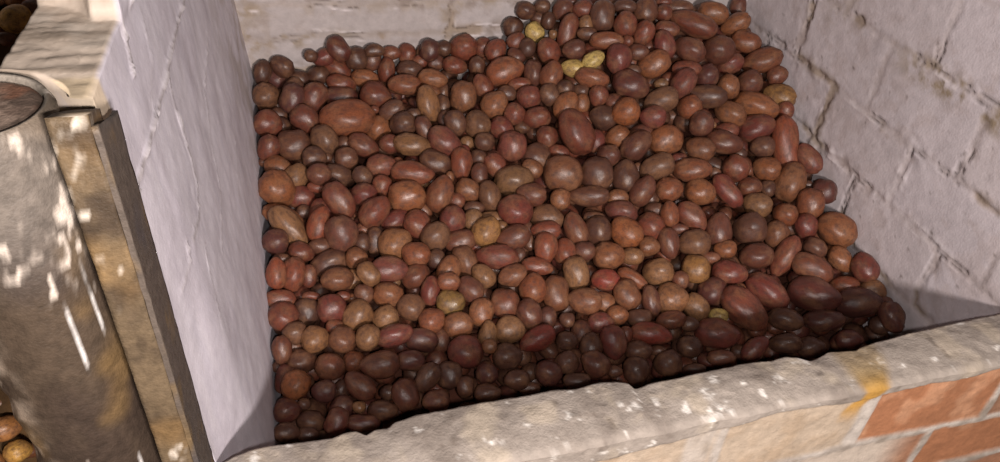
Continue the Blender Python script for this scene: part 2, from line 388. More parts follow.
# ------------------------------------------------------------------ post and batten at the end of the left wall
def post():
    root = bpy.data.objects.new('concrete_post', None); C.objects.link(root)
    root.location = (-.219, .6505, 0)
    tag(root, 'thick round grey-brown stained post standing upright beside the white wall', 'post')
    zt = ZS - .338; R = .0615
    n, m = 150, 120; zz = np.linspace(.0, zt, n); th = np.linspace(0, 2 * math.pi, m, endpoint=False)
    Zg, Tg = np.meshgrid(zz, th, indexing='ij'); lean = -.010 * (Zg - .9) / .5
    r = R * np.ones_like(Zg)
    rim = ss(Zg, zt - .006, zt); r = r - .004 * rim ** 2
    P = np.stack([lean + r * np.cos(Tg), r * np.sin(Tg), Zg], -1)
    f = fbm(P, 28, 4, 201); g = fbm(P, 9, 3, 203)
    left = ss(-np.cos(Tg), .35, .8)                        # a crust of mortar clings to the side away from the light
    dr = .0012 * f + .0015 * g + left * .005 * ss(fbm(P, 40, 3, 205), -.3, .5) * (1 - ss(Zg, 1.0, 1.15))
    P[..., 0] += dr * np.cos(Tg); P[..., 1] += dr * np.sin(Tg)
    BROWN = srgb(78, 65, 53)
    c = mix(np.broadcast_to(BROWN, P.shape), srgb(64, 52, 44), ss(fbm(P * np.array([1, 1, .6]), 16, 4, 207), -.15, .35) * .9)
    c = mix(c, srgb(134, 106, 66), ss(fbm(P, 10, 3, 209), .1, .45) * .55)
    c = mix(c, srgb(132, 124, 116), ss(Zg, 1.08, 1.20) * .55)
    blot = ss(fbm(P, 62, 5, 211, .62) + .14 * ss(Zg, 1.05, 1.2) - .30 * (1 - ss(Zg, .95, 1.12)), .30, .48)
    c = mix(c, srgb(214, 200, 186), blot)
    c = mix(c, srgb(176, 158, 140), left * ss(fbm(P, 44, 3, 213), -.1, .3) * .8)
    # thin pale streaks running down: highlights painted into the post's colour
    rs = random.Random(4)
    for k in range(9):
        t0 = -1.25 + rs.uniform(-.75, .75); z0 = rs.uniform(.75, 1.15); ll = rs.uniform(.015, .05)
        dth = np.abs(((Tg - t0 + math.pi) % (2 * math.pi)) - math.pi) * R
        c = mix(c, srgb(225, 220, 215), (1 - ss(dth, .0006, .0020)) * (1 - ss(np.abs(Zg - z0), ll * .6, ll)) * ss(f, -.3, .2))
    V = P.reshape(-1, 3); F = []
    for i in range(n - 1):
        for j in range(m):
            k = (j + 1) % m; F.append((i * m + j, i * m + k, (i + 1) * m + k, (i + 1) * m + j))
    # rim ring going in to the core
    base = len(V); rin = .0535
    xl_ = -.010 * (zt - .9) / .5
    ring = np.stack([xl_ + rin * np.cos(th), rin * np.sin(th), np.full(m, zt - .0005)], 1)
    ring2 = np.stack([xl_ + rin * np.cos(th), rin * np.sin(th), np.full(m, zt - .02)], 1)
    V = np.vstack([V, ring, ring2]); cc = np.vstack([c.reshape(-1, 3), np.tile(srgb(158, 148, 136), (m, 1)), np.tile(srgb(70, 58, 50), (m, 1))])
    tb = (n - 1) * m
    for j in range(m):
        k = (j + 1) % m; F.append((tb + j, tb + k, base + k, base + j)); F.append((base + j, base + k, base + m + k, base + m + j))
    F.append(tuple(range(m - 1, -1, -1)))
    link_mesh('pipe_shell', V, F, STAINED, root, True, cc)
    # core
    rr = np.linspace(0, 1, 26)[1:]; Q = [(xl_, 0, zt - .004)]
    for q in rr:
        for t in th: Q.append((xl_ + (rin - .0012) * q * math.cos(t), (rin - .0012) * q * math.sin(t), zt - .004))
    Q = np.array(Q); Q[:, 2] += .0025 * fbm(Q, 45, 4, 221) - .003 * ss(np.hypot(Q[:, 0] - xl_, Q[:, 1]), rin * .85, rin)
    fc = [(0, 1 + j, 1 + (j + 1) % m) for j in range(m)]
    for i in range(len(rr) - 1):
        for j in range(m):
            k = (j + 1) % m; fc.append((1 + i * m + j, 1 + (i + 1) * m + j, 1 + (i + 1) * m + k, 1 + i * m + k))
    nb = len(Q); low = Q[1 + (len(rr) - 1) * m:].copy(); low[:, 2] = zt - .03; Q = np.vstack([Q, low]); lb = 1 + (len(rr) - 1) * m
    for j in range(m):
        k = (j + 1) % m; fc.append((lb + j, nb + j, nb + k, lb + k))
    fc.append(tuple(range(nb + m - 1, nb - 1, -1)))
    qc = mix(np.broadcast_to(srgb(150, 130, 116), Q.shape), srgb(96, 80, 70), ss(fbm(Q, 32, 4, 223), -.1, .2) * .9)
    qc = mix(qc, srgb(128, 84, 62), ss(fbm(Q, 24, 3, 225), .1, .4) * .6)
    co = link_mesh('concrete_core', Q, fc, STAINED, root, True, qc); co['label'] = 'rough mottled brown concrete filling the top'
post()

def batten():
    root = bpy.data.objects.new('angle_batten', None); C.objects.link(root); root.location = (-.131, .617, 0)
    tag(root, 'narrow square upright batten, rusty brown with a dark side, between round post and white wall', 'batten')
    def bar(name, x0, x1, y0, y1, z0, z1, colf, seed):
        n = 170; prof = []
        k = 9
        for t in np.linspace(0, 1, k)[:-1]: prof.append((x0 + (x1 - x0) * t, y0))
        for t in np.linspace(0, 1, k * 2)[:-1]: prof.append((x1, y0 + (y1 - y0) * t))
        for t in np.linspace(0, 1, k)[:-1]: prof.append((x1 + (x0 - x1) * t, y1))
        for t in np.linspace(0, 1, k * 2)[:-1]: prof.append((x0, y1 + (y0 - y1) * t))
        prof = np.array(prof); zz = np.linspace(z0, z1, n)
        P = np.zeros((n, len(prof), 3)); P[..., 0] = prof[None, :, 0]; P[..., 1] = prof[None, :, 1]; P[..., 2] = zz[:, None]
        P[:, :, 0] += 0
        P[..., 2] -= .034 * ss(P[..., 1], -.060, .045) * ss(zz, z1 - .05, z1)[:, None]
        P[..., 0] += -.012 * (P[..., 2] - .9) / .5
        f = np.stack([fbm(P, 35, 3, seed + s) for s in range(3)], -1); P += f * .0013
        c = colf(P, f)
        return grid_mesh(name, P, STAINED, c, root, wrap=True, cap=True)
    def brown(P, f):
        c = mix(np.broadcast_to(srgb(104, 88, 68), P.shape), srgb(70, 58, 46), ss(fbm(P, 26, 4, 301), -.1, .3))
        c = mix(c, srgb(140, 110, 70), ss(fbm(P, 12, 3, 303), .0, .4) * .5)
        return mix(c, srgb(218, 206, 190), ss(fbm(P, 60, 5, 305, .62) + .12 * ss(P[..., 2], 1.06, 1.2), .32, .52) * .75)
    def dark(P, f):
        c = mix(np.broadcast_to(srgb(92, 82, 74), P.shape), srgb(70, 70, 78), ss(fbm(P, 12, 3, 311), -.1, .3))
        return mix(c, srgb(120, 98, 66), ss(fbm(P, 20, 3, 313), .15, .4) * .7)
    bar('front_strip', -.0150, .0140, -.044, .000, .0, ZS - .310, brown, 320)
    s = bar('side_strip', .0144, .0190, -.043, .039, .0, ZS - .320, dark, 330); s['label'] = 'dark grey-brown side strip'
batten()

# ------------------------------------------------------------------ potatoes
PAL = {'r': (0.1469, 0.0424, 0.0246), 'rb': (0.1286, 0.0436, 0.0246), 'R': (0.18, 0.0501, 0.0257), 'O': (0.2425, 0.0802, 0.0307), 'o': (0.1984, 0.0738, 0.0324), 'ob': (0.158, 0.061, 0.0301), 'to': (0.2131, 0.0898, 0.0379), 't': (0.1984, 0.0963, 0.0435), 'bt': (0.1359, 0.0629, 0.0335), 'b': (0.1029, 0.0424, 0.0257), 'T': (0.2686, 0.1346, 0.048), 'ty': (0.2204, 0.1155, 0.0418), 'y': (0.4424, 0.3036, 0.096), 'Y': (0.2133, 0.1207, 0.039), 'p': (0.1139, 0.0398, 0.0246), 'pr': (0.1396, 0.0359, 0.0257), 'P': (0.1506, 0.0449, 0.0307), 'Q': (0.1763, 0.0359, 0.0246), 'd': (0.0771, 0.0321, 0.0201), 'dp': (0.0845, 0.0282, 0.0212), 'dr': (0.0955, 0.027, 0.019), 'G': (0.553, 0.3036, 0.078), 'Gb': (0.316, 0.1311, 0.042), 'Gd': (0.1264, 0.0483, 0.021), 'or': (0.18, 0.059, 0.0279)}
def base_shape(seed, sub):
    """Unit potato: long axis x; egg shape, bend, lumps and sunken eyes from the seed."""
    bm = bmesh.new(); bmesh.ops.create_icosphere(bm, subdivisions=sub, radius=1.0)
    V = np.array([v.co[:] for v in bm.verts]); F = [[v.index for v in f.verts] for f in bm.faces]; bm.free()
    r = np.random.default_rng(seed); D = V.copy()
    x = V[:, 0]
    pw = r.uniform(.80, 1.0)                                          # blunter ends than an ellipsoid
    V[:, 0] = np.sign(x) * np.abs(x) ** 1.0
    s = (1 - np.minimum(1, np.abs(x)) ** (2 / pw)) ** .5 / np.maximum(1e-3, (1 - np.minimum(.9999, x * x)) ** .5)
    V[:, 1:] *= np.clip(s, .9, 1.12)[:, None]
    e = r.uniform(-.16, .16); V[:, 1:] *= (1 + e * x)[:, None]
    V[:, 1] += r.uniform(-.12, .12) * (x * x - .35); V[:, 2] += r.uniform(-.08, .08) * (x * x - .35)
    f = fbm(D + seed * 3.1, 1.15, 2, seed); V *= (1 + .13 * f)[:, None]
    f = fbm(D + seed * 5.7, 3.0, 2, seed + 5); V *= (1 + .035 * f)[:, None]
    if sub >= 4:
        for k in range(9):
            d = r.normal(size=3); d[0] *= 1.3; d /= np.linalg.norm(d)
            if k == 0: d = np.array([1, r.uniform(-.3, .3), r.uniform(-.3, .3)]); d /= np.linalg.norm(d)
            ang = np.arccos(np.clip(D @ d, -1, 1)); w = r.uniform(.10, .17)
            up = np.cross(d, r.normal(size=3)); up /= np.linalg.norm(up); sh = (D - d) @ up
            V *= (1 - r.uniform(.035, .075) * np.exp(-(ang / w) ** 2) + .03 * np.exp(-((ang - w * 1.6) / (w * .6)) ** 2) * (sh > 0))[:, None]
    V -= (V.max(0) + V.min(0)) / 2; V /= (V.max(0) - V.min(0)) / 2
    return V, F
NSH = 18
SHAPES = []
for k in range(NSH):
    V, F = base_shape(40 + k, 4)
    me = bpy.data.meshes.new('potato'); me.from_pydata(V.tolist(), [], F); me.update()
    me.polygons.foreach_set('use_smooth', [True] * len(me.polygons)); me.materials.append(SKIN); SHAPES.append(me)
def skin_colour(code, rs):
    b = np.array(PAL[code]); v = rs.uniform(.86, 1.16); h = rs.uniform(-.05, .05)
    return np.clip(b * v * np.array([1 + h, 1, 1 - h]), 0, 1)
# x, y, z, long / cross / depth half axes (0.1 mm), quaternion (1/500), colour code, label
DATA = [(1662,14846,-8557,609,415,400,432,250,-23,-9,'or','very large knobbly orange-brown potato, biggest one in the upper left of the heap'),
(8650,9354,-10335,554,346,320,372,213,-31,-255,'r','largest knobbly red-brown potato, sloping down to the right in the lower right part'),
(2944,10524,-10174,282,258,250,440,200,3,-129,'Y','olive-yellow round potato with one eye, lower left of middle'),
(11562,13815,-8223,391,321,289,387,258,-79,-164,'ty','yellow-brown round potato touching the white right wall'),
(10327,9416,-10307,542,360,346,419,200,-104,-154,'dr','huge smooth dark red potato in the lower right, mostly lit'),
(6374,13496,-8521,543,367,359,340,245,56,-267,'r','long lumpy red-brown potato tilted steeply, just above the middle of the heap'),
(7092,14721,-7464,278,189,175,418,230,-143,45,'y','lumpy yellow potato, the right one of the two yellow ones side by side'),
(6120,15995,-7320,242,213,192,364,272,41,-205,'y','yellow potato nearest the back wall, leftmost of the three bright yellow ones'),
(6685,14865,-7703,266,207,195,411,263,-51,-97,'y','yellow potato, the left and rounder of the two yellow ones lying side by side'),
(8117,9374,-10449,197,162,158,430,195,-81,-142,'y','small yellow potato tucked beside the largest knobbly one, lower right'),
(11516,10642,-9735,442,367,351,382,231,-77,-211,'o','big tan potato bulging out at the right edge of the heap against the wall'),
(63,13380,-9185,404,354,347,389,204,113,-211,'o','big round tan-orange potato pressed against the white left wall'),
(5889,12765,-9082,436,402,374,428,234,-48,-100,'ob','large round orange-brown potato, leftmost of a row of three large round ones'),
(11186,9075,-10378,470,319,298,434,179,-141,-97,'dp','large dark plum level oval potato, below the reddish round potato at the right edge'),
(7944,9037,-10557,439,303,301,439,186,-90,-122,'pr','long dark red potato lying level close to the front wall, under the small yellow one'),
(9340,9653,-10254,496,303,289,389,215,-55,-223,'pr','long pinkish-red potato sloping down to the right, between two bigger long ones'),
(11048,11941,-9324,477,352,337,403,110,-225,157,'o','big orange-brown egg-shaped potato just below the long upright one by the right wall'),
(11268,12735,-8849,700,303,295,251,253,57,-346,'R','long red potato standing upright beside the right wall, narrow end up'),
(1149,12174,-9559,372,342,318,341,152,-158,293,'p','large round plum-coloured potato on the left side of the heap'),
(9686,15187,-6934,578,282,281,383,278,-53,-153,'r','long red-brown potato sloping down to the right near the top right of the heap'),
(3005,9532,-10508,334,309,289,461,182,-35,-55,'pr','large round pinkish potato at the edge of the shadow, lower left of middle'),
(9610,11041,-9748,368,370,345,432,205,-117,-87,'b','large round brown potato with a dark pit in its centre, right part'),
(2561,12813,-9289,398,333,312,442,228,-24,-41,'o','large orange-brown round potato, just below the bright orange-red long potato'),
(1449,9567,-10527,366,259,237,465,181,-17,-25,'p','large long plum-coloured potato at the edge of the shadow, front left'),
(202,12502,-9480,490,260,253,392,197,104,-216,'t','long yellowish-tan potato slanting down beside the left wall, below a bigger round one'),
(4650,12107,-9390,368,335,322,442,221,-54,-57,'pr','large pinkish-red round potato, just below the big tan double potato'),
(7798,14118,-7809,437,318,296,393,264,-32,-158,'dp','big purple-brown potato sloping down to the right, below the plum-red oval'),
(1210,12845,-9242,421,272,251,377,204,102,-235,'r','large red-brown slanting oval potato, just above the large plum round potato'),
(5260,15322,-7919,450,332,299,424,246,-99,22,'or','big rough orange-brown potato near the back, left of the yellow ones'),
(3223,12744,-9242,403,282,266,388,168,-158,216,'or','large orange-red upright oval potato, lower-right of the bright orange-red long potato'),
(4814,12823,-9161,428,341,339,441,220,-84,2,'t','big tan potato with a smaller lobe on its right, near the middle'),
(4064,11280,-9849,446,257,237,446,210,-38,-75,'P','long pinkish-red potato lying level with one darker end, near the middle'),
(10518,9920,-10052,449,275,255,400,216,-83,-192,'rb','large dull red-brown slanting long potato, just above the huge smooth dark red potato'),
(6852,11370,-9694,371,321,317,378,226,4,-236,'O','rough blotchy orange-brown potato, tilted, just right of the middle'),
(1857,12559,-9375,374,273,273,425,202,-100,137,'r','large red-brown slanting oval potato, upper-left of the speckled tan-orange potato'),
(10840,13612,-8288,537,313,309,398,253,-86,-143,'o','wide orange-brown potato lying level, third in from the right wall near the yellow-brown one'),
(10294,8907,-10551,422,232,225,439,175,-133,-93,'dp','large dark plum level long potato, just below the huge smooth dark red potato'),
(6601,12626,-9069,384,348,330,353,105,-216,260,'b','round grey-brown potato, middle of a row of three large round ones'),
(5500,10064,-10185,347,268,261,443,198,-53,-107,'ob','large light brown level oval potato, just lower-left of the level bright red potato'),
(2774,13314,-9060,458,251,227,435,236,-10,-71,'R','bright orange-red potato with a pointed right end, left of middle'),
(10179,10394,-10062,486,238,220,420,105,-207,142,'r','long red potato slanting up to the right, in the right part'),
(10643,13129,-8583,444,316,314,425,215,-149,-31,'pr','large pinkish-red level oval potato, just below the wide orange-brown potato'),
(8315,13021,-8616,385,323,307,431,213,-136,0,'o','large orange-brown level oval potato, lower-right of the two-toned blotchy potato'),
(5812,9216,-10538,338,266,244,299,186,58,-350,'pr','large pinkish-red upright oval potato, left of the long bright red potato near the front'),
(2144,11899,-9708,351,322,304,444,203,-74,77,'to','large speckled tan-orange potato, left of middle'),
(10197,14679,-7362,378,345,343,415,232,-153,-10,'p','large plum-brown round potato, lower-right of the long potato at the top right'),
(6310,10931,-9896,345,298,291,444,204,-79,-70,'o','large round tan-orange potato below the rough blotchy one'),
(494,14445,-8857,365,321,314,436,244,-18,17,'b','large brown round potato, further upper-right of the big tan potato against the left wall'),
(1050,9279,-10658,320,224,222,424,167,56,-198,'p','large plum-brown slanting oval potato, just lower-left of the long plum potato near the front'),
(4393,9539,-10478,370,230,213,460,167,-94,37,'Q','bright red oval potato, slightly tilted, in the lower middle'),
(11395,14590,-7670,491,294,281,415,225,-163,-15,'or','large orange-red level long potato, upper-left of the yellow-brown potato by the right wall'),
(7588,12968,-8657,401,282,278,425,189,-164,80,'p','large plum-brown slanting oval potato, just above the round dark potato'),
(1799,8992,-10750,298,239,238,358,151,84,-304,'p','shiny dark plum potato standing steeply in the shadow, close to the front wall'),
(6596,9238,-10488,408,221,204,443,187,-72,-115,'Q','long bright red potato lying level near the front wall'),
(7278,9838,-10243,333,325,306,446,189,-95,-78,'to','large round golden-brown potato in the lower right of middle'),
(9468,10424,-9976,360,271,257,442,186,-135,-48,'p','large plum-brown level oval potato, just below the large round potato with a dark pit'),
(8715,12357,-9001,435,264,254,427,225,-103,-80,'or','large orange-red level long potato, third one right of the round dark potato'),
(5018,10377,-10191,372,270,263,304,190,78,-340,'ob','large light brown upright oval potato, further below the bright red-orange upright potato'),
(6300,12227,-9317,445,234,220,437,222,-75,-67,'b','large brown level long potato, just below the round grey-brown potato'),
(11567,8513,-10337,335,246,242,285,228,-14,-342,'dp','large dark plum upright oval potato, lower-right of the reddish round potato at the right edge'),
(-15,9430,-10545,265,249,236,397,152,-94,246,'O','bright orange potato, the only orange one near the front left corner'),
(3573,13893,-8738,416,282,274,392,240,48,-190,'P','smooth pink oval potato leaning down to the right, in the upper middle'),
(4980,13587,-8805,336,316,313,366,147,-196,237,'P','round smooth pink potato in the upper middle of the heap'),
(1931,11321,-9866,374,270,248,452,208,-16,-42,'P','large pink level oval potato, just below the speckled tan-orange potato'),
(8210,10887,-9833,347,312,294,438,204,-102,-81,'bt','large tan-brown round potato, just above the round olive-tan potato'),
(-94,10753,-10180,293,280,260,458,197,17,-31,'r','large red-brown round potato, further below the left one of the red pair'),
(7218,10428,-10045,324,290,281,444,197,-92,-76,'t','large tan round potato, just upper-left of the golden-brown round potato'),
(5526,10682,-10021,357,263,247,300,198,77,-339,'t','large tan upright oval potato, just left of the level bright red potato'),
(8886,11111,-9720,382,288,287,376,79,-220,232,'p','large plum-brown upright oval potato, just left of the large round potato with a dark pit'),
(7935,12511,-8955,399,281,268,435,207,-132,2,'bt','large tan-brown level oval potato, just right of the round dark potato'),
(600,9727,-10544,272,246,234,464,182,5,-40,'rb','dull red-brown round potato, upper-right of the orange potato near the front left'),
(8781,11954,-9323,345,298,270,409,233,-64,-157,'o','large orange-brown round potato, further upper-left of the large round potato with a dark pit'),
(8429,14385,-7477,386,287,263,418,221,-158,37,'o','large orange-brown slanting oval potato, just upper-right of the big purple-brown potato'),
(11611,9657,-9992,333,279,278,287,237,-4,-334,'pr','reddish rounded potato at the right edge, above the shadow of the front wall'),
(1208,10567,-10231,310,271,245,438,178,-81,141,'t','large tan round potato, third one upper-left of the long plum potato near the front'),
(9465,9044,-10486,354,231,210,432,188,-107,-130,'d','dark brown level oval potato, just lower-right of the long pinkish potato in the lower right'),
(2884,13964,-8794,414,243,223,430,244,-7,-77,'t','long tan potato lying level, in the upper left part'),
(4225,14970,-8297,357,294,276,334,149,-209,268,'o','orange-brown upright oval potato, just left of the bright orange egg'),
(7510,13570,-8164,327,308,303,426,213,-147,43,'O','blotchy two-toned orange and brown potato with two pale bumps, upper middle right'),
(3967,11821,-9609,328,289,268,426,177,-132,140,'T','yellow-tan round potato near the middle, left side'),
(3421,14908,-8381,425,253,246,314,220,128,-294,'t','tall tan-brown oval potato, upper middle left'),
(9663,12809,-8677,427,267,253,406,244,-79,-140,'p','large plum-brown level oval potato, lower-left of the wide orange-brown potato'),
(9403,11881,-9305,444,221,221,351,244,-8,-260,'pr','pinkish-red slanting long potato, upper-left of the large round potato with a dark pit'),
(7242,12535,-9122,369,313,283,354,98,-221,257,'d','round dark brown potato, rightmost of a row of three large round ones'),
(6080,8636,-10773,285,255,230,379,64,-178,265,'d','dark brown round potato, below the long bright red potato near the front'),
(1790,10025,-10313,354,210,209,461,184,-48,35,'pr','large pinkish-red level long potato, just upper-right of the long plum potato near the front'),
(8692,10140,-10067,371,254,253,430,203,-93,-124,'pr','large pinkish-red level oval potato, just right of the round olive-tan potato'),
(6417,10097,-10213,319,261,245,350,208,26,-289,'ob','light brown slanting oval potato, just lower-right of the level bright red potato'),
(3927,9789,-10377,287,278,256,457,187,-48,-59,'t','round tan potato with a ring of eyes on top, in the lower middle'),
(3756,9324,-10563,278,256,252,460,180,-47,-60,'b','blocky dull brown potato just under the tan one with a ring of eyes'),
(2935,11823,-9584,305,283,267,410,172,-135,184,'bt','tan-brown round potato, right of the speckled tan-orange potato'),
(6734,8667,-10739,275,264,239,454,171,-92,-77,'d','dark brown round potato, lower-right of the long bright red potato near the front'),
(11212,11324,-9499,358,303,287,384,73,-236,205,'or','large orange-red round potato, just lower-left of the small dark potato on the right wall'),
(38,14969,-8613,307,295,285,423,244,56,-94,'r','red-brown round potato, further above the big tan potato against the left wall'),
(5309,8859,-10639,286,246,225,406,188,-7,-223,'p','plum-brown round potato, further lower-right of the bright red oval in the lower middle'),
(945,11279,-9904,315,228,222,455,206,-19,5,'ob','light brown level oval potato, right of the right one of the red pair'),
(9402,14621,-7292,391,283,266,375,275,-34,-180,'p','plum-brown slanting oval potato, just below the long potato at the top right'),
(772,10779,-10165,284,275,249,457,198,2,-37,'pr','large pinkish-red round potato, lower-right of the right one of the red pair'),
(8387,11462,-9575,396,272,248,369,234,-12,-243,'r','large red-brown slanting oval potato, further above the round olive-tan potato'),
(7468,12111,-9232,362,253,246,417,154,-182,137,'p','plum-brown slanting oval potato, just lower-right of the round dark potato'),
(1132,14422,-8788,344,289,272,381,223,102,-212,'bt','large tan-brown slanting oval potato, just lower-left of the biggest knobbly potato left of middle'),
(840,11777,-9909,402,250,231,451,208,-37,47,'b','large brown level oval potato, just lower-left of the large plum round potato'),
(7568,15605,-6831,374,281,272,330,129,-250,248,'b','brown upright oval potato, upper-right of the slim tapering potato'),
(4476,11597,-9672,362,262,238,449,205,-80,2,'rb','large dull red-brown level oval potato, just upper-right of the long pink potato near the middle'),
(7654,14604,-7421,354,294,280,358,139,-233,219,'pr','large smooth plum-red oval potato, right of the two side-by-side yellow ones'),
(869,10119,-10337,262,251,249,461,189,0,-40,'ob','light brown round potato, further upper-left of the long plum potato near the front'),
(401,10183,-10281,258,250,232,461,190,8,-37,'t','tan round potato, further upper-right of the orange potato near the front left'),
(3967,10337,-10213,290,286,271,454,195,-48,-58,'rb','large dull red-brown round potato, just above the round tan potato with a ring of eyes'),
(5813,11600,-9640,370,249,234,324,215,65,-307,'rb','dull red-brown upright oval potato, upper-right of the bright red-orange upright potato'),
(4572,10504,-10078,300,274,253,385,116,-170,243,'or','orange-red round potato, below the bright red-orange upright potato'),
(167,11531,-9871,337,236,233,352,160,-134,287,'R','bright red upright potato, right one of a pair beside the left wall'),
(4366,10006,-10274,325,247,245,337,187,65,-311,'p','plum-brown upright oval potato, just upper-right of the round tan potato with a ring of eyes'),
(8048,10385,-10060,296,294,275,441,197,-102,-81,'T','round olive-tan potato, right of middle'),
(11596,12248,-8943,386,257,238,313,258,-2,-292,'P','pinkish-red oval potato sticking out against the right wall'),
(8407,13725,-8041,407,288,267,425,224,-137,0,'bt','large tan-brown level oval potato, just lower-left of the bright pink-red pear-shaped potato'),
(6286,11514,-9703,337,295,283,322,217,59,-309,'d','large dark brown round potato, just upper-left of the round tan-orange potato'),
(10093,13451,-8347,385,286,284,380,259,-47,-191,'o','orange-brown slanting oval potato, just left of the wide orange-brown potato'),
(793,15038,-8613,331,282,259,397,235,88,-173,'r','red-brown slanting oval potato, left of the biggest knobbly potato left of middle'),
(9544,13800,-8045,510,271,249,411,249,-95,-100,'d','large dark brown level long potato, just lower-right of the bright pink-red pear-shaped potato'),
(2373,15423,-8363,352,300,287,416,256,24,-105,'r','red-brown round potato, upper-right of the biggest knobbly potato left of middle'),
(2201,10561,-10193,272,259,235,457,197,-21,-46,'bt','tan-brown round potato, left of the olive-yellow potato'),
(64,15744,-8381,299,284,276,425,256,31,-53,'bt','tan-brown round potato touching the left wall, second down from the back corner'),
(2992,10061,-10326,288,241,219,461,187,-50,-13,'o','orange-brown round potato, just below the olive-yellow potato'),
(2220,9184,-10627,304,205,201,442,150,-95,151,'d','dark brown slanting oval potato, just upper-right of the shiny plum potato in the shadow'),
(-90,12186,-9572,256,260,237,449,218,15,-25,'dp','dark plum round potato, just lower-left of the long tan potato by the left wall'),
(1826,10886,-10093,305,244,231,456,201,-15,-43,'o','orange-brown level oval potato, further below the speckled tan-orange potato'),
(4507,16194,-7707,336,310,296,419,266,-45,-43,'r','round red-brown potato with a dark eye, under the upright joint of the back wall'),
(2279,9964,-10479,320,222,219,458,188,-14,-69,'dp','dark plum level oval potato, left of the large round pinkish potato'),
(760,12481,-9483,368,232,231,372,177,-135,249,'R','large bright red upright oval potato, just upper-left of the large plum round potato'),
(4838,14593,-8318,331,290,277,414,212,-143,116,'o','bright orange egg-shaped potato, upper middle'),
(4422,8904,-10717,257,239,238,461,173,-58,-64,'dp','dark plum round potato, below the bright red oval in the lower middle'),
(8279,9958,-10336,329,292,278,444,141,-165,76,'dp','large dark plum round potato, just above the small yellow potato'),
(9809,12333,-9062,306,291,277,368,249,-29,-228,'r','red-brown round potato, lower-left of the long upright potato by the right wall'),
(9074,12783,-8770,335,279,267,403,245,-63,-155,'ob','light brown level oval potato, further below the bright pink-red pear-shaped potato'),
(-202,9097,-10763,230,220,203,468,171,18,-38,'dr','dark red round potato, just below the orange potato near the front left'),
(9011,13960,-7771,371,271,268,396,161,-215,146,'P','bright pink-red pear-shaped potato in the upper right part'),
(8088,12087,-9269,307,279,254,431,220,-96,-77,'or','orange-red round potato, further right of the round dark potato'),
(1060,15548,-8373,341,285,276,384,221,-130,191,'r','red-brown round potato, upper-left of the biggest knobbly potato left of middle'),
(10020,11544,-9527,324,287,280,405,230,-78,-165,'t','tan round potato, just above the large round potato with a dark pit'),
(3830,13399,-9010,357,238,229,343,138,-195,275,'R','bright red upright oval potato, just lower-right of the pink oval potato'),
(3022,15500,-8196,384,234,215,426,258,-29,-35,'or','orange-red level oval potato, just upper-left of the tall tan oval'),
(1893,14180,-8850,354,238,223,412,238,50,-145,'r','red-brown slanting oval potato, just lower-right of the biggest knobbly potato left of middle'),
(585,15454,-8326,335,255,246,356,207,-152,240,'dp','dark plum upright oval potato, further left of the biggest knobbly potato left of middle'),
(10569,12274,-9127,315,287,272,399,240,-79,-165,'o','orange-brown round potato, just upper-left of the big orange egg near the right wall'),
(-134,11448,-9716,300,194,187,337,159,-138,304,'R','shiny red-orange upright potato touching the left wall, left one of a pair'),
(6998,14443,-7746,395,227,225,411,260,-56,-100,'or','orange-red level long potato, just below the lumpy yellow potato'),
(9267,8617,-10703,323,209,194,445,171,-123,-89,'d','dark brown level oval potato, lower-right of the largest knobbly potato on the right'),
(572,8697,-10791,254,194,176,405,137,-94,241,'dr','dark red upright oval potato, lower-right of the orange potato near the front left'),
(8564,8605,-10674,319,198,183,450,121,-167,72,'pr','pinkish-red slanting oval potato, right of the long dark red potato by the front'),
(5058,11240,-9745,327,243,221,370,113,-186,255,'R','bright red-orange upright potato, left one of a leaning pair near the middle'),
(1312,10011,-10261,249,225,211,377,139,-129,268,'t','tan round potato, just upper-left of the long plum potato near the front'),
(4380,14250,-8585,315,302,286,298,218,123,-314,'bt','tan-brown round potato, just lower-left of the bright orange egg'),
(3296,13546,-9008,359,255,235,423,239,8,-119,'d','dark brown level oval potato, just lower-left of the pink oval potato'),
(2480,11533,-9747,288,265,263,436,213,13,-122,'or','orange-red round potato, just lower-right of the speckled tan-orange potato'),
(7665,10958,-9787,337,222,207,285,218,59,-343,'p','plum-brown upright oval potato, upper-left of the round olive-tan potato'),
(4235,12583,-9313,337,239,234,331,212,91,-296,'bt','tan-brown upright oval potato, just lower-left of the big tan double potato'),
(2668,12233,-9579,326,276,264,364,203,88,-261,'r','large red-brown round potato, just upper-right of the speckled tan-orange potato'),
(3487,10249,-10270,288,240,222,395,128,-150,234,'o','orange-brown upright oval potato, just right of the olive-yellow potato'),
(9189,13160,-8372,295,284,269,413,167,-198,110,'p','plum-brown round potato, further lower-right of the bright pink-red pear-shaped potato'),
(2532,10252,-10294,259,247,246,455,179,-75,71,'or','orange-red round potato, just lower-left of the olive-yellow potato'),
(7440,11419,-9688,325,312,289,403,227,-32,-188,'r','large red-brown round potato, just right of the rough blotchy potato'),
(11355,10079,-10076,322,231,225,342,233,-38,-278,'o','orange-brown slanting oval potato, just left of the reddish round potato at the right edge'),
(11189,15113,-7411,370,258,242,383,273,-70,-156,'or','orange-red level oval potato, further right of the long potato at the top right'),
(8061,13333,-8195,295,259,246,421,241,-93,-75,'pr','pinkish-red round potato, just right of the two-toned blotchy potato'),
(4257,10837,-10005,303,226,215,454,194,-77,1,'ob','light brown level oval potato, just lower-right of the long pink potato near the middle'),
(3361,12192,-9522,300,276,273,349,130,-181,280,'pr','pinkish-red round potato, further left of the yellow-tan round potato'),
(2803,14525,-8608,294,277,275,432,248,-26,-37,'d','dark brown round potato, just upper-left of the long tan potato'),
(2634,9205,-10686,259,233,210,364,103,-146,292,'d','dark brown round potato, just lower-left of the large round pinkish potato'),
(3373,10697,-10058,285,237,236,389,198,50,-239,'p','plum-brown slanting oval potato, just upper-right of the olive-yellow potato'),
(2168,13625,-9019,318,251,226,440,235,-39,3,'r','red-brown level oval potato, just left of the bright orange-red long potato'),
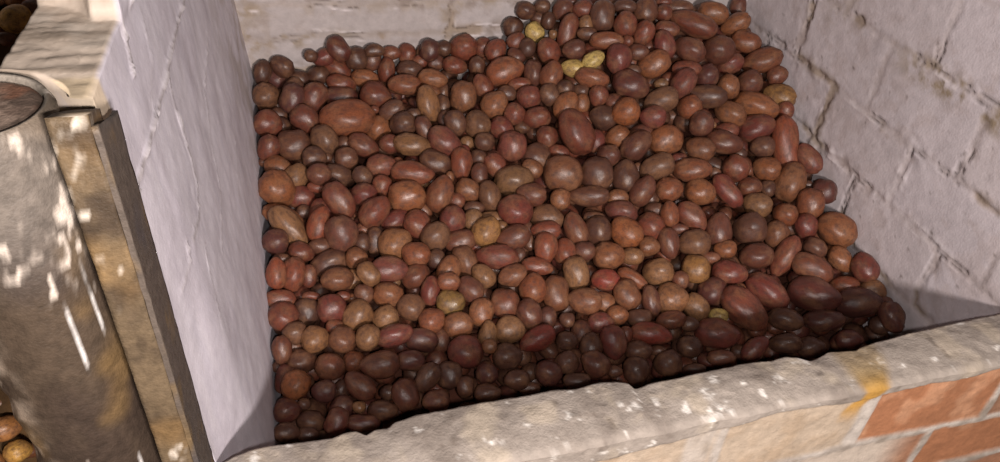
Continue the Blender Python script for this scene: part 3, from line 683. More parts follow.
(1377,8830,-10873,270,181,166,468,168,-9,-48,'d','dark brown level oval potato, just lower-left of the shiny plum potato in the shadow'),
(125,9981,-10582,286,233,230,463,184,12,-37,'b','brown level oval potato, just above the orange potato near the front left'),
(7734,9630,-10374,304,246,235,378,210,-20,-250,'t','tan slanting oval potato, just left of the small yellow potato'),
(435,9302,-10677,223,206,196,466,175,7,-41,'dp','dark plum round potato, just right of the orange potato near the front left'),
(7111,13790,-8394,322,283,270,406,253,-37,-139,'d','dark brown round potato, just left of the two-toned blotchy potato'),
(2410,11171,-9979,295,234,227,441,185,-92,113,'rb','dull red-brown slanting oval potato, further lower-right of the speckled tan-orange potato'),
(5654,14057,-8424,320,245,224,427,246,-63,-57,'r','red-brown level oval potato, upper-right of the round pink potato'),
(1686,16158,-7575,311,234,212,370,248,104,-203,'dr','dark red oval potato standing highest against the back wall on the left side'),
(-183,10109,-10348,259,181,164,344,143,-123,310,'rb','dull red-brown upright oval potato, upper-left of the orange potato near the front left'),
(5338,12006,-9590,355,287,265,430,224,-34,-118,'bt','large tan-brown level oval potato, further above the bright red-orange upright potato'),
(6088,10468,-10101,294,225,210,447,197,-77,-70,'Q','bright red potato lying level, right of middle'),
(10938,10917,-9773,299,246,231,369,51,-236,236,'pr','pinkish-red round potato, just left of the big tan potato at the right edge'),
(6772,15618,-7166,421,215,211,362,166,-221,206,'r','slim tapering red potato pointing downwards, near the top of the heap'),
(-12,14375,-8838,282,239,238,387,217,-112,201,'r','red-brown round potato, above the big tan potato against the left wall'),
(7987,15247,-6887,297,278,263,343,133,-247,232,'r','red-brown round potato, above the large plum-red oval'),
(6277,15397,-7525,314,268,250,335,262,70,-254,'r','red-brown round potato, just lower-right of the yellow potato nearest the back wall'),
(6912,11839,-9509,358,237,237,424,225,-54,-128,'P','pink level oval potato, just above the rough blotchy potato'),
(10515,15749,-6929,380,255,232,393,274,-85,-117,'o','orange-brown level oval potato, just upper-right of the long potato at the top right'),
(11091,15568,-7158,375,252,248,411,229,-169,6,'o','orange-brown slanting oval potato, right of the long potato at the top right'),
(6180,14820,-7824,338,268,256,377,171,-203,194,'or','orange-red upright oval potato, just left of the left of the two side-by-side yellow potatoes'),
(3432,11344,-9925,355,256,249,364,199,71,-269,'ob','large light brown slanting oval potato, just left of the long pink potato near the middle'),
(1701,10433,-10242,252,239,219,458,195,-13,-44,'t','tan round potato, above the long plum potato near the front'),
(316,10891,-10264,273,243,224,344,145,-135,304,'d','dark brown round potato, below the right one of the red pair'),
(5055,12352,-9211,320,251,235,432,229,-39,-96,'p','plum-brown level oval potato, just lower-right of the big tan double potato'),
(2294,8781,-10823,246,213,206,467,169,-24,-53,'rb','dull red-brown round potato, just right of the shiny plum potato in the shadow'),
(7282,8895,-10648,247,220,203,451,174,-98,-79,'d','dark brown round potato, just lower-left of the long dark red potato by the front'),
(10853,14100,-7947,307,305,276,410,246,-117,-88,'p','plum-brown round potato, just above the wide orange-brown potato'),
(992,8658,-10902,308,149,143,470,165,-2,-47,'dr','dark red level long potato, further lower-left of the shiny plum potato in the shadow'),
(6347,14131,-8243,354,293,287,390,170,-193,178,'o','orange-brown upright oval potato, just above the long lumpy potato above the middle'),
(10190,10870,-9850,292,268,265,417,111,-209,142,'ob','light brown round potato, just above the long slanting potato'),
(6835,9860,-10246,319,192,179,306,204,47,-335,'p','plum-brown upright oval potato, just left of the golden-brown round potato'),
(5611,14564,-8183,286,266,259,409,258,-17,-127,'P','pink round potato, lower-right of the big rough potato near the back'),
(7506,15049,-7178,398,206,190,412,263,-82,-66,'or','orange-red level long potato, just upper-left of the large plum-red oval'),
(8568,15485,-6668,297,291,268,352,142,-247,213,'b','brown round potato, left of the long potato at the top right'),
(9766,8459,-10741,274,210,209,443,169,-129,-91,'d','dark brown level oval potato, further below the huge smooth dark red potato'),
(901,13444,-8977,253,227,217,440,236,-1,-27,'p','plum-brown round potato, right of the big tan potato against the left wall'),
(9075,13575,-8171,287,284,266,418,242,-102,-80,'or','orange-red round potato, just below the bright pink-red pear-shaped potato'),
(2004,9551,-10533,266,190,179,463,182,-19,-49,'dp','dark plum level oval potato, just right of the long plum potato near the front'),
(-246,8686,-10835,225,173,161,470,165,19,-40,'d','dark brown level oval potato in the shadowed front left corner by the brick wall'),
(5501,13346,-9009,353,335,326,378,240,32,-219,'b','large brown round potato, just lower-right of the round pink potato'),
(2614,10789,-10067,303,191,173,367,129,-156,273,'pr','pinkish-red upright oval potato, just upper-left of the olive-yellow potato'),
(10585,11253,-9649,276,261,256,387,234,-64,-204,'or','orange-red round potato, just below the big orange egg near the right wall'),
(1513,11163,-9762,257,194,175,403,195,70,-210,'t','tan slanting oval potato, lower-left of the speckled tan-orange potato'),
(4801,10952,-9943,323,190,178,442,208,-40,-100,'R','bright red level long potato, just lower-left of the bright red-orange upright potato'),
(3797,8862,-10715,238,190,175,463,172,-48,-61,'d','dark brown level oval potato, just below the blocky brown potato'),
(8778,14717,-7187,343,247,245,299,269,64,-290,'pr','pinkish-red upright oval potato, lower-left of the long potato at the top right'),
(473,16183,-7932,279,224,208,391,247,96,-165,'d','dark brown slanting oval potato, left of the dark oval topping the back-left row'),
(3422,11792,-9752,343,231,219,450,210,-56,-11,'rb','dull red-brown level oval potato, just left of the yellow-tan round potato'),
(8341,14966,-7009,312,236,231,388,179,-213,147,'r','red-brown slanting oval potato, upper-right of the large plum-red oval'),
(3662,15545,-8105,340,217,215,419,261,-14,-76,'o','orange-brown level oval potato, just above the tall tan oval'),
(7097,9426,-10407,296,190,175,454,174,-110,-38,'rb','dull red-brown level oval potato, just below the golden-brown round potato'),
(3311,9116,-10686,220,210,209,368,96,-153,287,'dp','dark plum round potato, just lower-left of the blocky brown potato'),
(3901,14335,-8573,295,245,241,327,225,109,-284,'b','brown upright oval potato, just upper-right of the pink oval potato'),
(10663,8464,-10734,273,213,202,440,169,-138,-95,'dr','dark red level oval potato, lower-right of the huge smooth dark red potato'),
(10639,12711,-8837,277,255,244,419,228,-120,-90,'b','brown round potato, just left of the long upright potato by the right wall'),
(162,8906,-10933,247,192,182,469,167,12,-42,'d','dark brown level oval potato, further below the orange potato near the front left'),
(4818,9024,-10658,232,222,201,459,175,-63,-66,'b','brown round potato, lower-right of the bright red oval in the lower middle'),
(3842,12845,-9306,286,240,233,413,231,19,-162,'o','orange-brown round potato, upper-left of the yellow-tan round potato'),
(868,14010,-8934,259,246,235,438,241,-1,-25,'d','dark brown round potato, further lower-left of the biggest knobbly potato left of middle'),
(3679,10922,-9979,267,219,206,386,202,47,-240,'t','tan slanting oval potato, just lower-left of the long pink potato near the middle'),
(1726,13032,-9280,275,245,224,442,224,-53,44,'pr','pinkish-red round potato, upper-right of the large plum round potato'),
(364,11981,-9723,256,198,180,438,210,46,-109,'r','red-brown level oval potato, just above the right one of the red pair'),
(7845,8593,-10769,276,163,156,451,170,-106,-82,'rb','dull red-brown level long potato, just below the long dark red potato by the front'),
(5205,15913,-7687,287,254,250,387,203,-178,165,'r','red-brown round potato, just upper-left of the big rough potato near the back'),
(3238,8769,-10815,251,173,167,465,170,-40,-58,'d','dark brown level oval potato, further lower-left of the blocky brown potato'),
(3042,11127,-9925,332,235,217,388,143,-152,236,'o','orange-brown upright oval potato, further above the olive-yellow potato'),
(10244,13993,-7953,296,247,234,281,264,55,-313,'o','orange-brown round potato, just upper-left of the wide orange-brown potato'),
(2079,16179,-7834,267,253,253,323,179,-197,274,'d','dark brown round potato, just lower-right of the dark oval topping the back-left row'),
(6788,15154,-7400,275,230,226,419,255,-96,-25,'p','plum-brown round potato, just above the left of the two side-by-side yellow potatoes'),
(6267,9003,-10635,262,196,193,454,176,-84,-74,'b','brown level oval potato, just lower-left of the long bright red potato near the front'),
(74,10387,-10255,227,214,212,442,184,-56,131,'bt','tan-brown round potato, further above the orange potato near the front left'),
(9709,14179,-7749,286,288,265,412,250,-107,-82,'dp','dark plum round potato, just right of the bright pink-red pear-shaped potato'),
(11647,11506,-9342,271,282,258,421,212,-135,-97,'dp','small dark round potato resting alone against the right wall'),
(5703,9648,-10407,263,210,197,453,186,-74,-70,'pr','pinkish-red level oval potato, further below the level bright red potato'),
(5451,11200,-9855,278,245,241,361,100,-194,269,'R','bright red round potato, just right of the bright red-orange upright potato'),
(10887,10407,-9961,258,233,218,405,218,-93,-173,'b','brown round potato, just lower-left of the big tan potato at the right edge'),
(7312,13346,-8637,297,248,226,432,219,-124,6,'o','orange-brown level oval potato, just below the two-toned blotchy potato'),
(-108,11132,-10085,290,181,164,456,202,15,-30,'r','red-brown level oval potato, just below the left one of the red pair'),
(5379,9262,-10578,257,228,207,373,78,-176,271,'d','dark brown round potato, further right of the bright red oval in the lower middle'),
(7899,11562,-9520,291,209,207,362,82,-219,254,'or','orange-red upright oval potato, further right of the rough blotchy potato'),
(1248,13636,-9162,328,246,239,440,235,-6,-29,'d','dark brown level oval potato, further below the biggest knobbly potato left of middle'),
(43,16188,-8059,292,194,185,340,210,-159,255,'d','dark brown upright oval potato in the back left corner against the white left wall'),
(1505,13918,-8960,246,234,223,438,240,-9,-30,'b','brown round potato, below the biggest knobbly potato left of middle'),
(5176,11631,-9615,314,209,196,443,214,-62,-61,'r','red-brown level oval potato, just above the bright red-orange upright potato'),
(458,13713,-9145,279,253,236,393,207,-114,199,'t','tan round potato, just upper-right of the big tan potato against the left wall'),
(4868,14052,-8613,280,250,233,402,249,12,-161,'pr','pinkish-red round potato, just upper-left of the round pink potato'),
(4230,15867,-7985,298,202,199,413,265,-8,-96,'r','small red-brown level oval potato, just lower-left of the round potato with a dark eye'),
(3699,16099,-7693,263,221,210,349,183,-197,237,'dp','small dark plum upright oval potato, just left of the round potato with a dark eye'),
(4534,13277,-9046,292,240,224,352,228,74,-263,'r','red-brown slanting oval potato, just upper-left of the big tan double potato'),
(5775,13619,-8678,260,241,233,345,123,-216,263,'r','red-brown round potato, just left of the long lumpy potato above the middle'),
(2318,14816,-8853,304,285,259,355,178,-172,250,'o','orange-brown round potato, just right of the biggest knobbly potato left of middle'),
(10543,14593,-7703,339,241,236,417,220,-166,9,'pr','pinkish-red slanting oval potato, further upper-left of the wide orange-brown potato'),
(1622,15540,-8410,365,231,213,428,256,-11,-26,'dr','dark red level oval potato, just above the biggest knobbly potato left of middle'),
(4701,15138,-8144,281,229,214,344,246,85,-253,'r','red-brown slanting oval potato, just upper-left of the bright orange egg'),
(2715,16059,-8085,301,200,200,338,180,-193,258,'r','red-brown upright oval potato, further upper-right of the biggest knobbly potato left of middle'),
(5867,15102,-7906,324,227,222,288,238,116,-311,'p','plum-brown upright oval potato, just right of the big rough potato near the back'),
(2248,12469,-9578,309,209,189,441,209,-77,77,'pr','pinkish-red slanting oval potato, just above the speckled tan-orange potato'),
(517,13401,-9470,288,247,232,439,229,25,-66,'pr','pinkish-red level oval potato, just upper-right of the long tan potato by the left wall'),
(2638,14949,-8499,295,223,215,429,244,-67,40,'b','brown level oval potato, left of the tall tan oval'),
(3492,9774,-10440,301,191,182,376,109,-156,268,'t','tan upright oval potato, just left of the round tan potato with a ring of eyes'),
(4943,9418,-10514,210,184,172,457,182,-64,-66,'d','small dark brown round potato, just right of the bright red oval in the lower middle'),
(6974,12954,-8831,259,242,219,411,243,-39,-142,'p','plum-brown round potato, just upper-right of the round grey-brown potato'),
(5691,12285,-9363,234,218,201,354,110,-205,266,'o','small orange-brown round potato, just below the large round orange-brown potato'),
(7246,11008,-9848,227,216,207,441,205,-90,-75,'o','small orange-brown round potato, just lower-right of the rough blotchy potato'),
(5207,14264,-8424,249,244,229,397,186,-172,167,'r','red-brown round potato, just lower-right of the bright orange egg'),
(6642,10389,-10085,339,163,154,411,212,-30,-188,'or','orange-red slanting long potato, just right of the level bright red potato'),
(1671,15869,-8255,330,206,190,423,260,11,-62,'r','red-brown level oval potato, below the dark oval topping the back-left row'),
(2960,10775,-9871,228,178,162,453,203,-32,-50,'or','small orange-red level oval potato, just above the olive-yellow potato'),
(7065,14111,-8029,243,223,202,363,138,-222,224,'r','small red-brown round potato, just upper-left of the two-toned blotchy potato'),
(1368,11716,-9803,217,214,208,451,212,-7,-37,'o','orange-brown round potato, just lower-right of the large plum round potato'),
(2211,15943,-8192,308,207,195,424,261,-7,-47,'o','orange-brown level oval potato, further lower-right of the dark oval topping the back-left row'),
(10015,11953,-9342,272,231,223,426,217,-117,-88,'rb','dull red-brown level oval potato, left of the big orange egg near the right wall'),
(6048,14453,-8097,261,225,225,339,251,66,-260,'b','brown round potato, lower-left of the left of the two side-by-side yellow potatoes'),
(11665,14235,-7883,252,243,221,417,219,-166,-16,'rb','small dull red-brown round potato, just above the yellow-brown potato by the right wall'),
(6816,16165,-6881,276,239,238,401,225,-170,101,'p','plum-brown round potato, just above the slim tapering potato'),
(3214,15933,-8054,305,208,189,423,262,-31,-35,'b','brown level oval potato, further upper-left of the tall tan oval'),
(1026,9779,-10573,217,200,199,463,183,-2,-43,'or','orange-red round potato, just left of the long plum potato near the front'),
(2869,8949,-10757,196,161,161,367,98,-146,291,'b','small brown upright oval potato, below the large round pinkish potato'),
(1387,10952,-10074,209,193,184,348,136,-149,296,'b','small brown round potato, further lower-left of the speckled tan-orange potato'),
(6076,9721,-10357,220,202,183,451,187,-79,-72,'o','small orange-brown round potato, below the level bright red potato'),
(5951,16280,-6915,237,212,197,411,273,-62,-52,'d','small dark brown round potato, just upper-left of the yellow potato nearest the back wall'),
(-3532,13193,-5427,261,233,221,480,20,60,100,'G','bright yellow potato in the neighbouring bin beyond the step in the left wall'),
(-3695,14249,-5520,204,182,173,480,20,60,100,'Gb','brown-yellow potato partly seen just above the bright yellow one, top left corner'),
(-3639,12831,-5590,128,114,109,480,20,60,100,'Gd','small dark potato under the bright yellow one, against the wall top'),
(-3449,13971,-5587,184,164,156,480,20,60,100,'Gd','dark reddish potato between the bright yellow one and the stepped wall'),
(-3929,13678,-5666,179,160,152,480,20,60,100,'Gd','dark potato left of the bright yellow one at the photo edge'),
(-4041,8690,-10186,198,177,168,480,20,60,100,'G','yellow potato at the very bottom left beside the post foot'),
(-3924,8785,-10346,126,112,107,480,20,60,100,'Gd','small dark potato squeezed between the bottom left yellow potato and the post'),
(-4194,9017,-10017,217,193,184,480,20,60,100,'Gb','orange-brown potato above the bottom left yellow potato'),
(-4331,9509,-9966,188,168,159,480,20,60,100,'Gd','dark brown potato highest of those left of the post foot')]
proto = None
for i, (x, y, z, a, b, c, qw, qx, qy, qz, code, label) in enumerate(DATA):
    if proto is None:
        proto = o = bpy.data.objects.new('potato', SHAPES[0])
    else:
        o = proto.copy(); o.data = SHAPES[(i * 7 + (i // 5)) % NSH]
    C.objects.link(o)
    rs = random.Random(i * 13 + 5)
    o.rotation_mode = 'QUATERNION'; q = Quaternion((qw, qx, qy, qz)); q.normalize()
    if rs.random() < .5: q = q @ Quaternion((0, 0, 1), math.pi)
    o.rotation_quaternion = q; o.location = (x * 1e-4, y * 1e-4, z * 1e-4 + ZS)
    o.scale = (a * 1.0e-4, b * 1.0e-4, c * 1.0e-4)
    o.color = (*skin_colour(code, rs), 1)
    tag(o, label, 'potato', 'yellow potatoes in the neighbouring bin' if code[0] == 'G' else 'potatoes heaped in the whitewashed bin')

def heap(name, items, label, group=None):
    """The potatoes beyond the three hundred that show largest, as one object of many separate skins."""
    lib = [base_shape(300 + k, 3) for k in range(8)]; libl = [base_shape(400 + k, 2) for k in range(8)]
    VV, FF, CC = [], [], []; nv = 0; MM = []
    for i, (pos, rad, q, code, fine) in enumerate(items):
        V, F = (lib if fine else libl)[i % 8]; rs = random.Random(i * 7 + 1)
        M = np.array(Quaternion(q).normalized().to_matrix())
        W = (V * np.array(rad)) @ M.T + np.array(pos); VV.append(W); FF.append(np.array(F) + nv); nv += len(W)
        CC.append(np.tile(skin_colour(code, rs), (len(W), 1)))
    FFl = np.vstack(FF).tolist()
    o = link_mesh(name, np.vstack(VV), FFl, SKIN_PILE, None, True, np.vstack(CC))
    return tag(o, label, 'potatoes', group, 'stuff')
REST = [(1222,16164,-8180,261,211,207,423,257,-52,52,'d'),
(993,16346,-8350,187,172,168,425,263,-4,-19,'d'),
(314,16267,-8270,234,223,202,426,261,4,-15,'dp'),
(1095,16138,-7702,152,137,128,422,267,-6,-19,'d'),
(1372,16227,-7797,251,190,178,414,255,-76,87,'pr'),
(1656,16241,-8086,321,229,207,408,260,46,-116,'r'),
(2472,16176,-7663,224,149,144,421,267,-22,-29,'d'),
(2433,16286,-7951,243,210,194,324,176,-199,273,'p'),
(785,16151,-8242,291,204,202,426,261,-2,-18,'d'),
(2876,16262,-7783,208,160,158,421,266,-27,-32,'r'),
(3226,16284,-7851,254,197,185,325,169,-207,269,'r'),
(3590,16341,-7845,190,157,152,326,166,-211,268,'d'),
(4056,16277,-7756,194,192,174,419,266,-40,-40,'d'),
(4973,16229,-7743,242,217,201,386,206,-175,166,'r'),
(3863,16132,-8012,203,192,190,422,263,-38,-39,'p'),
(3490,16127,-7968,173,153,148,422,264,-34,-37,'r'),
(4716,15724,-7944,227,195,180,331,151,-218,264,'b'),
(5666,15915,-7477,230,194,189,405,224,-155,109,'r'),
(5592,15605,-7702,221,172,155,391,269,10,-156,'p'),
(5855,15649,-7521,226,195,185,331,142,-231,258,'d'),
(6290,16314,-7135,197,192,182,411,271,-65,-54,'b'),
(6449,16051,-7088,207,177,163,329,141,-240,254,'d'),
(7205,15638,-7001,187,175,163,331,132,-246,250,'t'),
(7157,15407,-7148,230,151,138,412,266,-77,-63,'b'),
(7955,14925,-7144,141,135,126,411,262,-87,-70,'r'),
(8147,14665,-7304,235,192,182,412,259,-90,-72,'p'),
(6481,15736,-7281,112,102,92,331,138,-238,254,'t'),
(8967,15049,-6959,287,179,165,399,271,-74,-110,'r'),
(300,15819,-8657,220,136,129,322,188,-173,285,'d'),
(2272,15030,-8496,109,92,90,430,252,-19,-32,'r'),
(272,15467,-8695,212,156,146,431,252,6,-17,'d'),
(289,15202,-8860,235,216,212,324,183,-169,288,'d'),
(1521,14392,-8884,167,162,158,435,244,-10,-29,'b'),
(3219,14343,-8657,292,188,188,330,219,116,-282,'p'),
(3763,14971,-8541,298,180,177,334,152,-203,271,'d'),
(4434,13812,-8770,223,205,204,433,241,-48,-50,'d'),
(4114,14044,-8940,183,168,151,341,140,-200,272,'t'),
(5378,14138,-8687,187,150,142,429,244,-58,-55,'d'),
(3720,14618,-8620,202,150,145,336,150,-201,272,'d'),
(3073,14752,-8523,165,139,138,430,250,-30,-38,'d'),
(6402,14483,-7981,225,187,172,421,252,-71,-61,'d'),
(6746,14232,-8249,223,191,175,363,140,-218,226,'o'),
(6799,14448,-8049,188,151,142,421,251,-75,-63,'d'),
(7420,13990,-8149,209,203,200,421,247,-83,-69,'p'),
(8488,14014,-7783,167,132,126,416,250,-95,-75,'t'),
(6803,14023,-8521,188,189,171,425,244,-76,-65,'r'),
(9533,13203,-8447,82,77,73,419,236,-108,-83,'t'),
(11508,13381,-8339,214,191,184,351,72,-258,235,'r'),
(138,14025,-9100,304,231,228,423,230,62,-119,'o'),
(1452,13775,-9397,192,135,128,441,234,-8,-31,'b'),
(834,13416,-9262,201,122,118,442,233,0,-27,'r'),
(1776,13451,-9138,244,197,191,401,224,69,-184,'d'),
(2121,13167,-9203,225,211,191,339,152,-176,285,'r'),
(-133,14232,-9087,125,97,89,438,240,12,-18,'b'),
(4142,13113,-9098,235,183,181,345,133,-196,274,'p'),
(3553,12686,-9422,192,177,166,442,226,-38,-48,'r'),
(3889,12466,-9470,227,132,129,443,223,-43,-51,'b'),
(3516,13150,-9133,123,98,92,343,139,-190,277,'o'),
(3028,13299,-9338,106,90,89,440,231,-30,-43,'t'),
(6875,13474,-8774,264,210,194,348,111,-224,258,'pr'),
(5949,13313,-8871,242,169,162,414,244,-26,-135,'r'),
(6253,12521,-9329,116,95,90,436,224,-73,-65,'o'),
(7608,12735,-9086,129,111,109,354,97,-224,255,'b'),
(8598,12755,-8974,182,142,128,426,228,-99,-79,'P'),
(10029,12680,-8926,201,144,138,422,227,-114,-87,'d'),
(9301,12324,-9127,129,132,120,426,223,-108,-84,'b'),
(10417,11863,-9370,181,190,167,425,216,-121,-90,'d'),
(9202,12169,-9436,206,128,128,360,77,-231,247,'d'),
(721,12115,-9746,228,174,157,450,216,2,-31,'b'),
(1617,12439,-9709,170,146,135,447,220,-11,-36,'r'),
(1526,12039,-9707,182,168,166,343,146,-160,292,'d'),
(1786,12110,-9761,285,167,153,344,144,-163,291,'d'),
(0,11914,-9770,170,106,101,451,213,13,-27,'b'),
(2879,11463,-9854,199,184,169,352,127,-170,285,'d'),
(4537,11292,-9891,156,124,115,358,109,-185,275,'b'),
(4860,11820,-9735,209,127,126,356,112,-192,272,'b'),
(3768,11746,-9932,188,125,115,448,212,-42,-52,'r'),
(4333,11924,-9617,124,122,110,444,217,-50,-55,'t'),
(4821,11565,-9822,172,122,111,357,109,-190,273,'b'),
(5849,11110,-9844,226,199,195,445,207,-72,-67,'p'),
(7723,11867,-9593,232,169,163,435,215,-92,-76,'b'),
(6318,11863,-9594,229,117,111,439,216,-76,-68,'b'),
(8839,10661,-9897,243,188,176,442,190,-128,-44,'o'),
(783,10450,-10320,170,158,145,460,193,2,-38,'r'),
(1155,11024,-10198,113,100,91,456,201,-4,-39,'o'),
(436,11093,-10068,168,88,82,456,202,7,-34,'r'),
(1008,10995,-10083,143,99,97,456,202,-2,-37,'r'),
(5917,10113,-10350,252,211,194,443,197,-58,-109,'o'),
(7597,10183,-10112,196,185,181,371,70,-206,255,'rb'),
(8830,9926,-10318,170,132,123,441,189,-112,-85,'o'),
(-177,9717,-10675,263,178,174,372,147,-105,281,'dr'),
(-224,10008,-10673,174,113,103,464,183,18,-35,'d'),
(1517,9153,-10820,151,148,141,466,173,-11,-48,'d'),
(739,9369,-10787,175,151,139,354,123,-125,306,'d'),
(4035,8784,-10902,201,115,106,463,170,-52,-63,'b'),
(6131,9347,-10521,165,133,131,375,72,-185,265,'r'),
(6682,8990,-10713,163,106,96,453,175,-89,-76,'b'),
(5680,8725,-10776,144,118,116,458,171,-77,-72,'b'),
(4896,8672,-10792,256,147,132,461,170,-66,-68,'d'),
(8394,8795,-10921,164,143,134,449,171,-111,-84,'d'),
(7206,8473,-10805,222,112,108,454,168,-99,-80,'d'),
(11162,9554,-10333,310,205,197,440,170,-155,-55,'R'),
(11663,9253,-10293,271,229,208,364,222,-67,-253,'to'),
(11523,8652,-10687,207,201,194,436,171,-146,-98,'d'),
(85,8649,-10931,201,132,123,470,164,13,-42,'d'),
(2880,12729,-9611,212,162,150,402,220,51,-193,'or'),
(6523,9647,-10461,249,187,183,451,185,-85,-74,'b'),
(5322,9632,-10549,235,209,203,371,83,-178,272,'p'),
(2441,14225,-8890,224,218,207,435,243,-22,-35,'r'),
(5499,14955,-8065,266,151,140,426,249,-81,-17,'r'),
(525,13056,-9582,165,155,146,445,226,5,-27,'d'),
(454,11548,-9973,224,150,140,341,151,-144,300,'r'),
(6808,10850,-9907,242,183,181,443,203,-85,-73,'t'),
(2665,9992,-10589,223,179,163,360,111,-152,291,'p'),
(5054,9784,-10345,153,147,142,454,188,-65,-66,'d'),
(92,9153,-10749,115,103,102,468,172,13,-40,'b'),
(7221,15959,-6812,252,228,205,408,272,-77,-62,'r'),
(3887,15439,-8442,246,174,164,333,154,-206,270,'b'),
(5176,14832,-8214,227,188,180,425,253,-55,-52,'b'),
(1119,14137,-9039,121,107,102,438,240,-4,-27,'b'),
(4215,13485,-8945,198,172,159,435,237,-45,-49,'d'),
(8038,11271,-9701,191,118,113,436,209,-98,-79,'p'),
(856,12899,-9550,309,251,237,371,179,-137,248,'pr'),
(8485,10560,-9975,187,128,118,439,199,-106,-83,'r'),
(5687,16257,-7327,267,248,241,328,149,-232,258,'d'),
(9459,15725,-6761,408,195,192,406,264,-111,-59,'b'),
(3804,12212,-9597,234,213,194,350,126,-185,278,'t'),
(5259,12985,-9015,234,199,185,405,239,2,-168,'o'),
(4722,9969,-10392,230,184,174,367,92,-175,276,'p'),
(1242,11433,-10089,198,181,178,346,141,-150,296,'t'),
(982,8939,-10815,118,104,96,468,170,-2,-46,'t'),
(11695,8857,-10433,247,204,187,285,230,-13,-340,'dp'),
(6336,16266,-6828,194,171,162,409,274,-67,-55,'d'),
(8104,15627,-6633,268,170,155,405,271,-87,-68,'b'),
(11477,16209,-6991,250,207,206,353,120,-263,204,'p'),
(3434,9470,-10392,142,140,138,460,183,-42,-57,'o'),
(8984,15396,-6724,207,197,194,332,114,-261,242,'r'),
(7462,9300,-10466,177,153,145,448,181,-99,-80,'b'),
(652,15844,-8308,258,214,207,403,240,-97,144,'d'),
(9230,14295,-7599,338,191,175,412,252,-102,-79,'r'),
(9847,13179,-8667,354,223,222,426,222,-131,-46,'r'),
(115,12924,-9550,426,223,213,434,219,51,-104,'o'),
(6952,12179,-9383,236,173,166,435,221,-83,-71,'o'),
(690,9023,-10880,247,200,197,424,147,-85,203,'dp'),
(11730,14571,-7887,193,162,151,406,248,-122,-91,'d'),
(11477,11851,-9377,128,106,96,422,215,-131,-95,'d'),
(2869,15816,-8368,199,190,175,426,258,-26,-34,'r'),
(2348,11881,-10030,172,122,116,349,134,-165,289,'r'),
(3937,13820,-9028,219,165,151,425,210,-120,104,'pr'),
(2091,12833,-9544,242,190,176,342,147,-171,287,'d'),
(7957,14409,-7616,187,132,129,415,254,-89,-71,'b'),
(3326,13910,-9043,236,128,120,436,239,-33,-43,'b'),
(7852,13350,-8629,335,231,216,429,205,-149,41,'p'),
(1246,12767,-9625,234,121,111,446,223,-5,-33,'d'),
(4206,12218,-9616,262,150,143,444,219,-47,-54,'t'),
(2708,11087,-10122,167,152,152,453,203,-27,-48,'pr'),
(5678,11106,-10108,224,123,112,447,204,-69,-66,'t'),
(8770,10431,-10044,220,98,97,438,197,-110,-84,'d'),
(20,10291,-10492,150,99,97,462,189,14,-35,'b'),
(11534,10442,-10155,213,178,171,429,195,-137,-97,'o'),
(1861,16032,-8449,168,133,127,427,259,-14,-26,'o'),
(7151,14845,-7701,209,133,127,417,257,-78,-64,'t'),
(1996,11280,-10167,146,103,94,454,204,-17,-43,'t'),
(11718,11829,-9457,172,126,121,363,54,-246,234,'d'),
(4546,13585,-8982,164,110,110,434,237,-49,-51,'p'),
(2526,13666,-9203,285,179,174,339,151,-182,282,'or'),
(3537,15287,-8298,244,150,142,426,256,-35,-39,'o'),
(7033,16361,-6778,197,96,91,407,274,-73,-59,'r'),
(9072,15655,-6564,192,96,95,403,270,-96,-75,'r'),
(1354,12931,-9638,220,122,110,445,225,-7,-33,'r')]
